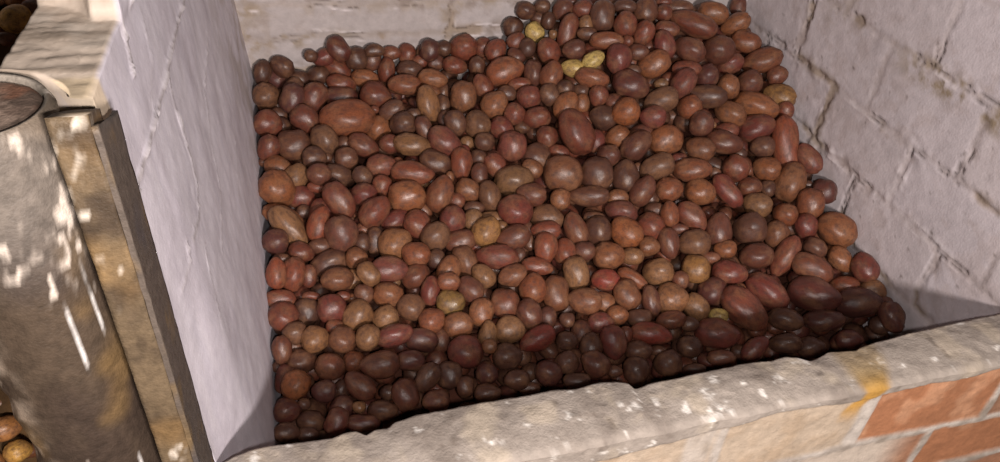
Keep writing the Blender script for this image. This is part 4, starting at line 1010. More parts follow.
FILL = [(-24,712,-1180,21,19,46,13,2,15),
(-16,747,-1173,23,20,45,-7,17,12),
(-20,782,-1165,22,20,2,10,45,18),
(-19,836,-1149,20,18,39,30,-5,-8),
(-15,875,-1135,24,19,33,18,-19,28),
(-11,909,-1121,23,17,8,-21,-44,9),
(-9,950,-1108,27,23,0,18,-47,-2),
(-10,1022,-1086,24,21,47,16,-1,6),
(-13,1059,-1068,19,16,3,-40,30,4),
(-6,1093,-1060,26,22,10,7,34,35),
(-4,1129,-1048,27,21,12,47,1,-11),
(-3,1191,-1017,27,18,6,27,41,4),
(3,1238,-1017,29,21,7,36,-33,-10),
(0,1292,-993,25,21,13,-48,2,-4),
(4,1330,-978,29,22,6,-41,28,-5),
(3,1369,-963,26,22,16,-30,10,-35),
(5,1408,-953,26,22,43,19,7,15),
(6,1456,-932,26,19,2,-12,-43,22),
(2,1499,-921,20,17,24,42,-5,-11),
(6,1531,-915,23,20,5,3,-6,49),
(5,1596,-877,21,18,29,-32,-6,24),
(5,1628,-875,19,16,38,0,-14,29),
(15,708,-1180,23,17,8,-1,-42,25),
(21,739,-1173,25,17,45,-4,-7,-21),
(35,783,-1164,26,20,39,4,9,30),
(17,829,-1150,26,23,27,-35,-18,-15),
(25,873,-1132,29,21,4,-8,25,43),
(24,927,-1116,30,22,26,-14,20,-35),
(14,978,-1096,19,17,39,-28,-11,5),
(28,1010,-1095,23,22,45,18,9,-9),
(23,1046,-1072,18,16,39,-3,1,-32),
(34,1097,-1064,24,18,12,-19,36,-26),
(28,1141,-1031,26,20,25,-27,25,-23),
(30,1180,-1025,21,19,30,33,-21,-8),
(31,1228,-1000,25,18,10,9,-42,-24),
(26,1265,-996,24,22,18,-20,19,-37),
(35,1312,-984,19,16,35,-35,-2,-5),
(31,1353,-978,23,17,30,22,-24,-23),
(33,1393,-945,20,16,25,-21,27,-26),
(29,1428,-934,23,17,14,48,2,0),
(24,1481,-909,23,17,27,-7,20,-36),
(42,1550,-911,27,21,4,-20,43,-14),
(12,1567,-897,29,21,5,-28,39,-13),
(37,1626,-866,25,21,16,39,-26,-6),
(74,686,-1183,25,20,25,-8,-15,40),
(64,744,-1172,22,17,10,-9,-20,44),
(72,790,-1162,24,17,26,-30,-27,14),
(74,837,-1147,23,21,2,4,38,-32),
(66,890,-1129,27,23,42,-12,10,-21),
(70,929,-1117,24,23,39,-29,0,-12),
(61,973,-1097,27,20,11,9,25,-41),
(82,1005,-1083,30,21,29,39,8,-8),
(68,1040,-1073,21,19,25,-30,30,-9),
(75,1100,-1051,18,16,7,20,45,-4),
(62,1149,-1034,20,16,41,24,0,15),
(64,1190,-1028,22,17,48,7,7,8),
(74,1223,-1009,32,22,6,-43,24,1),
(62,1279,-995,24,23,35,26,-10,-22),
(71,1321,-985,29,22,7,7,49,-3),
(79,1370,-956,24,20,33,21,-25,18),
(68,1404,-940,28,20,41,-27,8,-6),
(64,1446,-933,26,21,33,-2,15,-35),
(56,1494,-911,25,18,32,-7,-26,27),
(76,1527,-902,28,23,7,7,29,39),
(77,1580,-880,18,16,2,5,1,-50),
(76,1621,-868,30,23,35,-15,28,17),
(105,707,-1178,27,21,14,-4,26,40),
(110,744,-1170,25,21,9,5,24,42),
(106,782,-1162,25,21,29,-35,21,-4),
(113,838,-1145,24,21,1,50,3,-5),
(111,878,-1131,25,19,25,-39,12,-14),
(118,918,-1116,22,18,34,-37,2,4),
(99,966,-1098,23,19,40,-17,-12,22),
(124,996,-1087,23,20,12,36,16,-29),
(107,1052,-1067,26,21,28,-39,13,-4),
(112,1089,-1054,24,18,27,28,15,27),
(112,1129,-1039,21,18,22,7,3,44),
(103,1180,-1025,20,17,25,-28,-27,18),
(114,1230,-1007,25,23,38,-31,0,-11),
(119,1266,-991,26,22,8,-18,10,-45),
(122,1321,-977,28,21,6,11,24,42),
(119,1357,-959,31,23,4,10,-48,9),
(113,1406,-939,26,20,6,23,-42,11),
(124,1445,-925,28,20,2,-31,-38,-7),
(122,1484,-909,23,19,28,31,-27,-6),
(117,1524,-896,22,19,1,45,-19,-10),
(107,1570,-881,23,18,28,-12,22,-33),
(115,1619,-863,20,17,26,-34,23,-12),
(153,694,-1179,28,20,8,17,-3,-46),
(153,752,-1168,30,23,33,-24,-7,29),
(155,791,-1160,26,18,9,16,-35,31),
(155,839,-1148,23,20,28,-14,-5,-38),
(150,872,-1130,24,21,27,-19,19,-33),
(150,911,-1117,22,17,37,-3,26,-21),
(153,968,-1096,20,16,13,-9,-38,28),
(162,999,-1085,23,20,10,-14,29,-37),
(150,1048,-1067,26,22,11,-2,-22,43),
(165,1096,-1050,22,18,44,16,-9,-15),
(157,1134,-1036,21,17,12,9,39,-27),
(157,1187,-1017,26,20,47,3,11,12),
(152,1231,-1000,22,17,3,-5,-23,44),
(159,1272,-984,27,18,45,2,-12,17),
(160,1312,-975,21,17,36,-9,-14,-30),
(156,1344,-957,19,16,31,39,-4,3),
(151,1407,-944,22,21,6,-34,22,28),
(162,1453,-917,20,17,1,-48,8,-9),
(157,1501,-908,26,19,46,3,-7,17),
(148,1534,-889,24,18,8,-40,29,7),
(158,1586,-871,21,19,15,-7,21,-42),
(157,1618,-860,25,19,25,-19,18,35),
(193,686,-1181,27,23,35,13,0,-33),
(204,755,-1165,28,20,10,-6,46,15),
(194,796,-1156,28,21,36,-27,-4,21),
(196,838,-1141,31,23,6,-11,-12,-47),
(206,876,-1128,28,21,2,44,-23,-3),
(199,914,-1114,21,20,13,0,32,-36),
(211,958,-1097,25,18,46,-8,7,-17),
(196,1016,-1077,23,21,1,-9,48,10),
(202,1052,-1064,23,22,36,23,-8,-24),
(200,1087,-1052,21,20,4,8,47,-15),
(189,1155,-1030,25,22,33,-29,-5,23),
(205,1188,-1016,24,16,34,34,4,12),
(201,1223,-1004,24,20,20,42,-9,-16),
(196,1270,-991,26,22,12,-20,36,-26),
(189,1304,-972,19,16,14,-12,-39,25),
(196,1362,-949,21,20,3,-4,42,26),
(209,1402,-933,21,17,8,4,-49,3),
(196,1456,-910,30,21,13,-24,-32,-27),
(196,1496,-908,27,20,43,-18,2,18),
(199,1524,-889,25,17,42,-22,-9,-14),
(190,1567,-875,19,18,49,-4,-1,-8),
(208,1624,-858,24,20,25,-28,-17,28),
(245,698,-1177,25,20,34,-32,-13,13),
(243,749,-1166,19,18,12,-48,-1,-6),
(241,782,-1159,21,19,22,-26,31,-19),
(248,820,-1148,23,19,9,22,44,7),
(244,873,-1129,21,17,19,-38,-22,14),
(242,926,-1108,22,21,35,-24,13,-23),
(251,973,-1090,27,21,41,16,-13,20),
(241,1013,-1085,29,22,3,-10,-49,-1),
(252,1046,-1068,26,22,14,9,42,-22),
(238,1085,-1053,31,22,6,-33,-35,10),
(245,1131,-1035,29,20,1,44,22,10),
(247,1174,-1030,30,22,46,-13,-14,7),
(242,1235,-995,20,18,43,-10,-4,-23),
(243,1277,-979,26,23,38,3,-10,31),
(227,1317,-962,29,22,9,-39,28,9),
(247,1351,-962,28,20,40,23,4,-17),
(242,1408,-928,19,18,20,-9,-41,-19),
(239,1450,-920,27,23,5,9,40,28),
(262,1509,-897,19,17,27,-9,-8,-40),
(248,1544,-882,29,21,22,-10,-4,44),
(244,1591,-855,26,18,50,1,2,4),
(242,1628,-848,21,18,48,10,11,2),
(281,708,-1174,20,16,9,-5,37,-33),
(279,742,-1166,25,23,20,-10,19,-41),
(290,781,-1158,20,19,35,7,29,21),
(286,828,-1144,24,17,17,-18,30,31),
(290,876,-1126,25,19,6,-2,49,4),
(297,921,-1108,22,20,17,-5,41,-23),
(293,953,-1096,23,18,2,5,-43,-25),
(293,1019,-1074,25,21,47,-2,13,-12),
(286,1061,-1060,24,17,3,14,48,-4),
(291,1091,-1048,24,18,20,6,2,45),
(290,1135,-1032,23,18,13,5,33,-35),
(284,1194,-1010,28,22,23,-22,-24,29),
(291,1231,-995,21,19,25,-36,-10,22),
(302,1267,-993,21,20,7,-23,-38,21),
(281,1327,-956,26,22,2,22,-43,13),
(280,1371,-941,19,18,5,34,36,7),
(297,1403,-925,25,19,9,10,-36,-32),
(279,1447,-909,24,18,26,-41,-8,9),
(292,1496,-889,24,21,27,8,-20,-35),
(300,1530,-878,24,20,2,-11,-46,-15),
(281,1596,-872,31,23,34,20,-4,30),
(276,1630,-843,21,20,27,7,27,32),
(342,709,-1172,24,22,12,-3,20,-44),
(328,739,-1166,18,16,13,47,-3,-9),
(333,784,-1156,27,22,10,-3,-10,-48),
(329,824,-1145,32,23,8,13,-31,-36),
(330,888,-1120,25,22,43,-14,14,16),
(335,929,-1104,22,16,12,6,-27,-40),
(335,957,-1093,21,17,5,49,2,-6),
(336,1000,-1078,21,16,2,-48,-8,11),
(321,1050,-1062,24,18,27,34,13,22),
(325,1088,-1046,24,18,29,3,-5,-40),
(328,1132,-1036,25,21,38,-27,-13,11),
(336,1178,-1014,23,18,2,2,47,16),
(325,1229,-994,23,18,29,-6,-5,40),
(333,1281,-972,20,18,11,-30,-35,17),
(343,1325,-954,21,17,20,-7,45,0),
(320,1351,-946,24,23,37,-29,8,-14),
(338,1403,-932,25,21,4,-47,15,3),
(320,1449,-905,23,17,1,10,48,-11),
(327,1484,-891,22,20,34,-35,10,2),
(330,1542,-866,24,18,17,-12,-33,31),
(326,1584,-856,21,19,34,-34,12,7),
(325,1627,-839,25,20,27,-9,-28,30),
(375,698,-1174,23,17,45,-2,-8,21),
(367,743,-1164,25,21,40,-22,7,-19),
(372,796,-1152,22,18,39,23,10,20),
(374,835,-1139,25,20,2,-12,-37,-31),
(368,885,-1122,29,21,30,-22,-28,19),
(383,923,-1105,28,22,5,-20,-41,19),
(369,956,-1091,20,18,2,49,8,-2),
(379,1019,-1070,22,20,11,46,-8,15),
(365,1050,-1060,19,16,8,-13,37,30),
(373,1083,-1048,23,17,35,6,19,-30),
(370,1140,-1029,24,18,6,-4,49,-5),
(375,1192,-1016,26,19,30,0,16,-37),
(379,1226,-996,24,18,12,-21,-35,26),
(390,1280,-969,20,16,33,-11,-29,21),
(379,1311,-961,25,20,1,9,-29,-40),
(370,1354,-947,29,20,37,13,30,-3),
(373,1404,-919,23,18,2,17,-44,15),
(374,1455,-899,27,22,6,-2,-16,47),
(380,1500,-899,30,22,12,3,47,11),
(367,1542,-879,25,23,13,-48,0,3),
(368,1591,-849,24,21,28,-41,3,7),
(379,1625,-834,26,19,19,-17,-32,29),
(432,707,-1170,19,17,10,43,12,21),
(414,754,-1160,23,20,34,9,5,35),
(425,789,-1152,22,19,36,35,4,-3),
(410,839,-1138,24,17,15,-30,-10,36),
(411,870,-1123,33,23,5,-3,-12,-48),
(422,926,-1102,20,18,22,41,17,7),
(413,960,-1089,25,21,29,-12,-20,33),
(422,1010,-1072,25,21,14,13,-19,-42),
(422,1055,-1057,23,20,22,-21,30,-25),
(429,1100,-1040,24,21,11,-17,-33,32),
(415,1138,-1028,30,23,5,-5,-49,-6),
(433,1193,-1004,28,21,11,47,11,7),
(421,1223,-992,18,16,17,-44,10,-13),
(431,1266,-972,17,17,15,-47,7,-8),
(418,1319,-950,25,23,27,1,-4,42),
(428,1363,-932,22,17,28,-23,20,-29),
(422,1396,-923,23,17,48,2,-13,3),
(416,1456,-893,26,18,43,-4,-15,-20),
(422,1505,-879,27,21,31,-37,11,-9),
(417,1549,-864,21,20,36,32,-1,-14),
(420,1577,-845,23,18,12,8,47,-9),
(415,1610,-835,25,18,15,-6,14,-45),
(476,708,-1169,22,17,28,15,16,35),
(475,750,-1159,29,20,9,-11,46,-12),
(464,783,-1153,25,18,27,-42,4,0),
(465,825,-1140,22,20,20,-37,-15,22),
(460,878,-1120,25,18,2,3,3,-50),
(464,924,-1104,25,22,13,-37,23,-21),
(467,959,-1086,24,18,11,32,33,17),
(460,1009,-1071,23,20,31,-11,15,-34),
(469,1064,-1051,20,19,24,9,22,36),
(465,1096,-1040,20,17,36,-5,15,-31),
(457,1137,-1025,26,20,6,-36,-32,12),
(474,1174,-1011,26,18,19,-31,-29,18),
(458,1229,-991,26,23,23,-22,-28,26),
(475,1264,-968,31,23,22,19,-20,-36),
(459,1312,-959,27,22,24,6,10,42),
(473,1363,-925,23,21,19,-20,-37,20),
(458,1404,-910,31,22,27,-5,-9,41),
(470,1440,-890,24,20,12,-24,39,-16),
(457,1499,-868,19,17,39,-10,-13,26),
(459,1530,-856,22,17,16,-41,-21,9),
(472,1587,-832,23,17,43,-2,1,26),
(473,1629,-815,22,16,29,-1,3,-41),
(509,691,-1172,26,19,7,9,-43,-23),
(516,745,-1160,24,20,22,-37,26,1),
(513,789,-1150,27,19,12,-8,-47,-9),
(515,824,-1140,23,17,27,-21,28,-23),
(502,887,-1116,26,22,41,-28,-9,4),
(512,929,-1098,25,23,24,-21,31,22),
(503,966,-1083,27,21,41,-12,-3,25),
(495,1000,-1073,19,16,5,2,30,-40),
(495,1046,-1063,24,19,7,-17,42,-20),
(502,1085,-1043,28,20,25,41,-4,-15),
(512,1142,-1021,19,17,37,18,18,22),
(513,1193,-1001,26,21,8,9,-31,-38),
(501,1225,-986,22,19,44,18,-7,-13),
(510,1285,-959,25,19,31,30,-25,5),
(513,1319,-942,21,17,10,45,-17,-7),
(506,1351,-927,23,19,36,0,2,35),
(508,1415,-897,23,17,47,-7,10,14),
(503,1454,-877,26,21,35,20,-11,-28),
(514,1490,-859,26,19,1,-31,-39,4),
(512,1544,-844,24,22,2,23,-41,-17),
(501,1578,-825,24,17,37,-7,13,-31),
(505,1616,-813,23,21,29,20,-23,-27),
(549,706,-1168,18,16,36,30,-10,-14),
(559,748,-1158,24,18,25,19,-28,-28),
(553,799,-1146,23,17,1,-15,-44,18),
(545,837,-1134,24,17,16,38,25,12),
(547,885,-1116,28,21,11,-47,-13,5),
(545,916,-1102,20,17,44,-3,3,24),
(543,963,-1088,21,16,7,48,-6,10),
(557,1003,-1070,24,20,34,0,3,-37),
(562,1060,-1050,23,18,3,-9,14,-47),
(546,1099,-1036,22,17,16,10,-28,-37),
(554,1138,-1028,25,20,9,7,-49,-2),
(556,1187,-1000,26,20,19,-45,9,-1),
(561,1223,-989,24,19,3,43,25,-1),
(544,1273,-960,24,17,4,19,-43,18),
(558,1310,-946,25,20,4,43,-21,14),
(538,1360,-938,20,16,17,-24,17,-37),
(567,1409,-886,22,19,0,-48,13,4),
(541,1456,-866,25,18,18,43,-14,11),
(551,1481,-852,17,16,3,-44,10,20),
(544,1528,-838,22,19,10,-36,-8,-32),
(540,1571,-818,22,19,13,5,-47,10),
(540,1615,-801,20,17,26,-19,-26,28),
(585,698,-1169,21,16,34,6,13,33),
(600,743,-1159,31,22,3,-14,-44,19),
(596,784,-1148,24,18,37,-16,-18,23),
(602,819,-1138,19,17,18,-5,33,-32),
(587,882,-1115,22,20,18,14,-36,-26),
(595,927,-1099,25,21,45,-14,10,11),
(585,968,-1080,25,19,20,18,-27,32),
(608,1000,-1068,29,20,28,33,16,19),
(603,1058,-1049,21,20,11,-2,-38,31),
(601,1095,-1035,23,17,25,-3,-24,35),
(605,1146,-1016,29,22,15,-9,43,-19),
(601,1184,-1000,28,22,37,-14,-11,-28),
(591,1233,-973,27,18,2,-13,-7,-48),
(604,1279,-963,30,23,26,-18,-22,32),
(597,1320,-947,25,19,15,-37,-18,25),
(592,1370,-905,25,20,13,39,-29,-4),
(602,1397,-883,21,20,21,9,9,44),
(588,1445,-859,21,17,25,9,37,-20),
(608,1492,-828,19,16,38,-17,4,-28),
(592,1538,-821,25,22,27,6,11,40),
(589,1581,-795,25,21,1,-27,-42,4),
(588,1614,-782,18,17,32,33,15,12),
(638,702,-1169,26,21,37,-32,-9,8),
(647,736,-1159,25,18,2,2,18,-47),
(638,798,-1144,22,17,44,-12,1,21),
(637,833,-1133,27,23,5,2,40,30),
(629,873,-1118,23,18,36,-30,-2,-16),
(633,926,-1094,24,17,41,-24,11,-10),
(651,955,-1085,26,22,38,9,-32,-1),
(639,1023,-1062,22,16,19,27,11,-36),
(635,1061,-1047,19,16,1,-43,24,5),
(634,1096,-1035,21,19,1,-3,40,-29),
(648,1146,-1013,25,20,37,-1,0,-33),
(650,1182,-999,23,19,9,-41,-18,22),
(641,1218,-978,21,19,41,19,11,17),
(651,1282,-951,25,19,39,-8,15,-26),
(637,1316,-924,29,21,5,48,11,4),
(642,1359,-906,22,17,44,-12,16,-11),
(642,1413,-873,31,22,4,11,3,-48),
(631,1460,-835,18,16,18,-30,33,-12),
(641,1491,-815,18,16,3,30,35,19),
(639,1523,-799,23,16,24,-10,-23,36),
(637,1579,-778,26,20,29,-30,-3,28),
(628,1614,-765,25,20,26,-28,-22,24),
(681,704,-1164,28,21,49,0,6,-10),
(674,759,-1152,24,19,18,44,-7,-13),
(687,794,-1144,22,18,18,19,-10,41),
(674,832,-1133,20,16,11,34,35,5),
(676,885,-1112,21,20,12,18,-33,-31),
(680,915,-1098,20,18,6,-16,30,-36),
(686,960,-1079,23,19,41,-4,26,11),
(675,1015,-1061,31,22,11,-16,46,2),
(677,1063,-1044,20,16,25,-33,-26,12),
(690,1106,-1027,27,21,5,10,-48,10),
(690,1147,-1013,17,16,10,24,26,-34),
(695,1174,-998,20,18,4,-12,-36,32),
(676,1240,-965,24,22,33,-30,-10,21),
(691,1285,-941,31,21,23,-13,-20,38),
(683,1313,-916,20,17,8,-46,-18,5),
(699,1363,-913,29,21,31,-21,-16,28),
(686,1434,-855,23,16,4,5,-18,-46),
(689,1460,-835,28,20,29,-5,16,38),
(675,1484,-805,25,17,43,-1,5,-25),
(694,1527,-775,26,19,36,-22,0,-26),
(676,1570,-766,19,17,38,31,-2,-8),
(673,1621,-738,21,18,10,31,-35,-16),
(731,708,-1163,27,21,8,3,-36,34),
(740,742,-1155,23,20,6,3,-33,-37),
(726,786,-1145,18,17,32,-26,-14,24),
(726,842,-1128,21,18,4,1,-50,-3),
(726,882,-1111,21,20,10,17,-25,-39),
(734,916,-1096,22,21,9,41,-26,-5),
(724,953,-1080,28,22,28,18,-33,-19),
(733,1016,-1059,18,17,33,-13,22,-28),
(732,1046,-1048,19,16,24,30,21,24),
(733,1089,-1032,24,17,35,-13,20,27),
(733,1154,-1012,23,18,32,33,19,2),
(725,1187,-988,27,21,11,-40,27,-7),
(726,1224,-969,28,20,10,-47,14,-3),
(740,1276,-952,23,21,34,0,-9,-35),
(734,1326,-905,25,21,39,-5,-3,-31),
(723,1373,-881,28,19,16,-6,32,-34),
(732,1412,-853,19,17,45,-17,4,13),
(726,1446,-810,21,17,24,24,-33,-15),
(735,1508,-785,26,20,36,-15,4,30),
(727,1529,-755,27,22,13,-33,-31,17),
(736,1580,-729,29,22,26,19,-6,-38),
(728,1620,-714,23,21,35,-19,30,-2),
(777,703,-1164,25,18,17,7,-19,42),
(778,753,-1151,24,20,28,34,23,5),
(761,789,-1143,28,22,25,-11,16,-38),
(760,830,-1131,23,20,31,18,4,35),
(776,884,-1109,20,16,25,1,5,43),
(767,936,-1094,24,23,12,2,-18,-45),
(784,976,-1074,21,19,40,8,17,23),
(770,1009,-1060,25,21,11,-31,32,-19),
(771,1043,-1048,23,17,35,-35,3,6),
(766,1105,-1027,28,19,35,10,-33,7),
(767,1140,-1012,23,22,41,0,-8,27),
(777,1181,-992,23,18,37,24,-5,-23),
(772,1227,-959,30,23,25,-32,3,-30),
(765,1258,-939,20,17,35,25,25,2),
(773,1318,-901,21,18,6,21,43,14),
(785,1383,-868,31,23,38,0,9,31),
(762,1397,-845,24,20,5,18,-16,-43),
(776,1464,-788,22,18,10,32,-37,-1),
(786,1502,-755,25,21,8,-48,-10,0),
(769,1538,-733,31,22,13,-16,-39,24),
(779,1587,-712,22,20,9,19,-43,-14),
(770,1629,-687,22,20,1,16,34,33),
(823,688,-1166,23,19,11,18,-34,-29),
(821,741,-1153,27,18,46,18,1,7),
(818,797,-1140,23,18,8,-32,-32,21),
(820,830,-1129,21,19,26,40,-9,-9),
(818,874,-1112,20,17,36,-19,-15,26),
(808,911,-1097,24,17,8,8,38,-31),
(818,964,-1073,23,21,35,36,3,2),
(808,1008,-1069,19,17,2,42,-22,-16),
(822,1054,-1048,27,23,9,27,-7,-41),
(824,1094,-1031,25,20,28,25,5,33),
(817,1141,-1006,26,22,7,-43,4,24),
(805,1194,-980,21,17,7,-7,-48,8),
(822,1232,-961,23,19,1,-9,-25,-42),
(816,1275,-928,24,21,22,-36,-17,22),
(808,1318,-902,19,18,1,3,-47,-18),
(826,1355,-863,23,20,1,10,-12,48),
(822,1390,-851,25,22,49,3,-8,-6),
(813,1452,-790,28,22,47,-15,2,6),
(818,1484,-764,28,20,16,7,-27,-38),
(814,1534,-729,22,19,15,5,-39,-28),
(824,1570,-701,19,18,43,-15,20,-7),
(807,1619,-680,30,22,11,-23,33,-28),
(858,705,-1161,20,19,3,0,-46,19),
(864,749,-1150,26,21,3,2,17,47),
(856,786,-1141,28,22,20,45,5,8),
(867,830,-1128,20,18,19,32,31,12),
(863,872,-1112,22,19,32,-35,-5,15),
(849,920,-1091,25,22,25,12,5,41),
(852,955,-1077,22,18,26,0,-28,-32),
(867,1015,-1055,24,21,2,-8,-14,-47),
(873,1055,-1039,29,21,19,-12,-37,25),
(857,1091,-1026,21,17,24,9,-14,-41),
(854,1133,-1008,27,20,43,-3,2,26),
(871,1182,-983,24,16,17,10,32,33),
(859,1234,-953,23,21,16,4,-25,-40),
(851,1275,-926,19,18,19,8,-39,-23),
(855,1321,-902,26,23,27,-7,9,-41),
(854,1370,-847,22,18,21,-40,-10,19),
(864,1404,-821,18,17,2,-11,39,29),
(852,1442,-790,21,17,43,18,-13,12),
(854,1502,-739,22,19,47,-8,-14,-8),
(862,1534,-716,25,19,24,-3,-20,39),
(860,1582,-699,24,21,29,-6,8,-40),
(858,1622,-671,26,22,4,11,4,48),
(906,703,-1161,21,19,38,-25,-20,-5),
(907,738,-1151,25,22,12,-37,-25,20),
(915,779,-1141,23,21,6,40,-25,15),
(903,838,-1124,30,21,33,17,0,34),
(915,877,-1108,23,17,0,34,35,12),
(905,924,-1087,28,20,4,18,-44,15),
(897,962,-1070,29,22,6,2,11,-48),
(907,1000,-1058,22,20,32,1,-38,2),
(911,1065,-1035,25,21,5,-29,40,-7),
(891,1109,-1022,21,20,18,8,4,46),
(904,1148,-1001,28,21,9,16,-42,-20),
(905,1183,-983,19,18,6,-21,-8,-44),
(895,1225,-962,21,18,32,-8,23,30),
(892,1273,-921,28,22,8,13,-34,-33),
(907,1318,-901,29,22,36,-22,-24,10),
(916,1368,-862,27,23,14,-13,-16,43),
(896,1399,-825,20,18,18,6,8,46),
(893,1440,-792,28,20,0,12,-28,39),
(909,1497,-742,20,17,3,48,12,5),
(912,1539,-718,28,20,25,-11,17,-39),
(896,1593,-688,21,19,9,-8,-8,-48),
(898,1626,-670,25,21,39,-4,20,-24),
(943,704,-1159,22,18,5,19,35,-30),
(945,736,-1151,22,18,7,9,48,10),
(956,796,-1136,18,17,32,13,-24,-27),
(958,826,-1127,22,17,19,45,3,8),
(947,873,-1109,23,18,16,-13,-30,35),
(946,921,-1087,20,16,0,-1,50,1),
(955,977,-1066,24,20,24,-3,42,-12),
(951,1013,-1052,24,22,6,-45,21,-5),
(948,1052,-1044,24,22,25,-8,-14,40),
(959,1093,-1024,18,17,13,41,-25,-2),
(960,1147,-1001,22,17,1,49,-7,-9),
(944,1176,-987,21,18,40,18,10,21),
(954,1232,-951,18,16,20,-34,30,2),
(949,1274,-923,31,22,11,-12,-39,27),
(941,1327,-886,23,17,10,-41,26,0),
(952,1372,-849,26,19,18,14,24,37),
(963,1416,-823,27,19,33,21,13,-28),
(937,1442,-795,23,17,45,-20,-5,-5),
(946,1500,-749,23,17,6,-15,-33,-34),
(941,1527,-731,23,17,10,-11,46,-13),
(944,1575,-714,27,22,37,-10,12,-29),
(949,1615,-684,27,21,19,11,-38,-23),
(995,701,-1159,20,18,11,-29,-39,0),
(995,753,-1146,22,17,26,-42,5,5),
(992,800,-1133,27,21,18,-44,16,1),
(992,836,-1123,19,18,23,-38,-23,4),
(995,870,-1108,26,19,28,-15,16,-35),
(998,910,-1097,24,22,44,-20,-11,-7),
(989,964,-1073,27,22,23,25,33,16),
(985,1009,-1053,23,17,30,26,10,28),
(1003,1064,-1039,17,16,46,-17,8,1),
(988,1099,-1020,18,17,5,-35,-35,-6),
(998,1147,-1001,27,19,20,-10,-35,27),
(993,1195,-977,25,21,15,11,44,14),
(996,1236,-952,31,22,1,47,-7,16),
(990,1273,-935,27,19,35,2,-16,-32),
(999,1331,-902,26,22,9,-5,21,-44),
(989,1362,-876,27,21,29,15,33,18),
(1000,1409,-822,17,16,3,3,30,-40),
(992,1453,-792,25,20,9,-6,-34,35),
(984,1483,-769,26,18,3,34,36,-2),
(990,1529,-741,24,22,33,-21,-17,27),
(999,1585,-713,22,19,4,7,-7,49),
(984,1615,-695,19,18,37,31,-6,-14),
(1028,708,-1157,21,20,14,-6,34,-33),
(1043,741,-1147,26,19,16,-24,-30,27),
(1027,782,-1137,20,16,31,-3,-9,38),
(1038,822,-1126,24,21,0,-1,26,43),
(1029,870,-1108,22,16,17,-3,-1,-47),
(1046,907,-1090,23,19,26,39,12,-14),
(1043,982,-1067,25,19,8,-49,-4,1),
(1046,1012,-1050,20,19,5,-36,34,-8),
(1037,1059,-1037,24,17,41,-28,0,7),
(1045,1093,-1022,25,21,36,-27,16,-14),
(1038,1141,-1003,28,21,42,-4,-10,25),
(1029,1194,-976,19,17,3,-7,-49,5),
(1044,1236,-953,22,18,25,10,18,38),
(1027,1267,-929,31,22,27,14,10,38),
(1035,1310,-904,21,19,36,23,-17,-19),
(1026,1356,-876,30,21,23,27,-13,-33),
(1024,1396,-847,28,21,40,-28,9,-7),
(1031,1453,-813,29,23,46,-4,19,8),
(1019,1488,-783,28,21,41,-20,-10,19),
(1048,1523,-760,32,22,10,-14,30,36),
(1032,1588,-728,22,16,0,14,23,42),
(1039,1622,-712,25,19,42,25,-1,11),
(1091,689,-1160,20,17,38,-19,-20,18),
(1082,748,-1146,24,17,3,-16,29,-37),
(1087,783,-1134,26,21,16,22,-39,-15),
(1081,825,-1123,25,19,25,-27,-33,0),
(1076,866,-1109,24,22,5,4,8,49),
(1072,933,-1077,25,21,13,-4,45,-17),
(1078,966,-1063,22,19,8,-43,23,-3),
(1085,1019,-1047,19,17,3,-8,-31,-38),
(1088,1054,-1035,20,17,14,4,33,-35),
(1087,1088,-1023,26,22,8,49,-1,2),
(1085,1128,-1007,29,20,45,21,-1,-3),
(1084,1188,-987,25,19,15,21,-42,-7),
(1082,1234,-958,26,21,41,24,-9,12),
(1083,1267,-934,29,22,11,4,-14,47),
(1080,1311,-905,23,19,50,2,4,-3),
(1079,1367,-872,20,16,35,-14,-26,21),
(1090,1405,-847,19,16,21,-17,41,-6),
(1070,1444,-818,21,17,10,6,-12,47),
(1083,1496,-784,22,17,20,-14,31,-30),
(1087,1534,-769,21,19,43,23,6,8),
(1072,1579,-751,31,21,9,-49,-2,2),
(1084,1614,-731,25,22,48,9,7,6),
(1121,710,-1154,25,21,28,41,-2,0),
(1120,743,-1145,19,17,28,30,28,7),
(1126,778,-1135,25,20,2,12,-32,-36),
(1113,842,-1118,25,18,12,30,-28,-26),
(1116,879,-1101,30,22,4,10,-3,49),
(1117,930,-1088,25,23,8,22,34,28),
(1124,964,-1072,29,21,3,1,-17,47),
(1125,1004,-1050,25,21,4,-1,8,49),
(1117,1042,-1039,25,18,31,-20,-19,27),
(1125,1102,-1017,25,22,16,-37,24,-18),
(1129,1141,-1001,28,23,22,36,1,27),
(1121,1176,-986,21,19,31,-12,-11,36),
(1131,1233,-961,27,23,35,18,15,27),
(1115,1290,-935,23,20,19,8,25,38),
(1128,1319,-902,24,18,14,-20,-27,34),
(1119,1353,-882,25,20,12,36,19,26),
(1130,1410,-854,23,18,19,-20,-31,28),
(1127,1446,-819,30,22,22,0,-12,-43),
(1119,1493,-806,19,17,49,-1,6,-6),
(1123,1545,-770,25,18,47,-7,-1,-16),
(1118,1581,-754,24,18,47,-3,15,1),
(1126,1616,-742,27,22,41,24,8,14),
(1157,701,-1155,19,17,47,-5,14,-7),
(1160,752,-1141,31,22,4,0,34,36),
(1170,785,-1132,19,17,13,47,10,5),
(1164,833,-1119,27,20,7,12,-18,44),
(1164,870,-1105,28,22,21,6,14,42),
(1167,921,-1078,24,19,43,-14,-3,-20),
(1162,969,-1056,29,21,16,-15,-32,-31),
(1167,1005,-1049,24,21,33,-36,-8,6),
(1165,1045,-1047,24,20,3,10,15,-47),
(1171,1090,-1020,20,18,38,26,-11,-15),
(1168,1130,-1006,24,19,3,2,-46,20),
(1164,1189,-978,28,21,43,25,0,8),
(1168,1236,-948,23,21,13,-12,-22,41),
(1162,1273,-944,30,22,8,6,-38,-31),
(1162,1305,-912,26,22,23,3,-21,-39),
(1158,1359,-879,23,20,6,10,-24,-42),
(1161,1397,-874,30,23,3,35,16,-32),
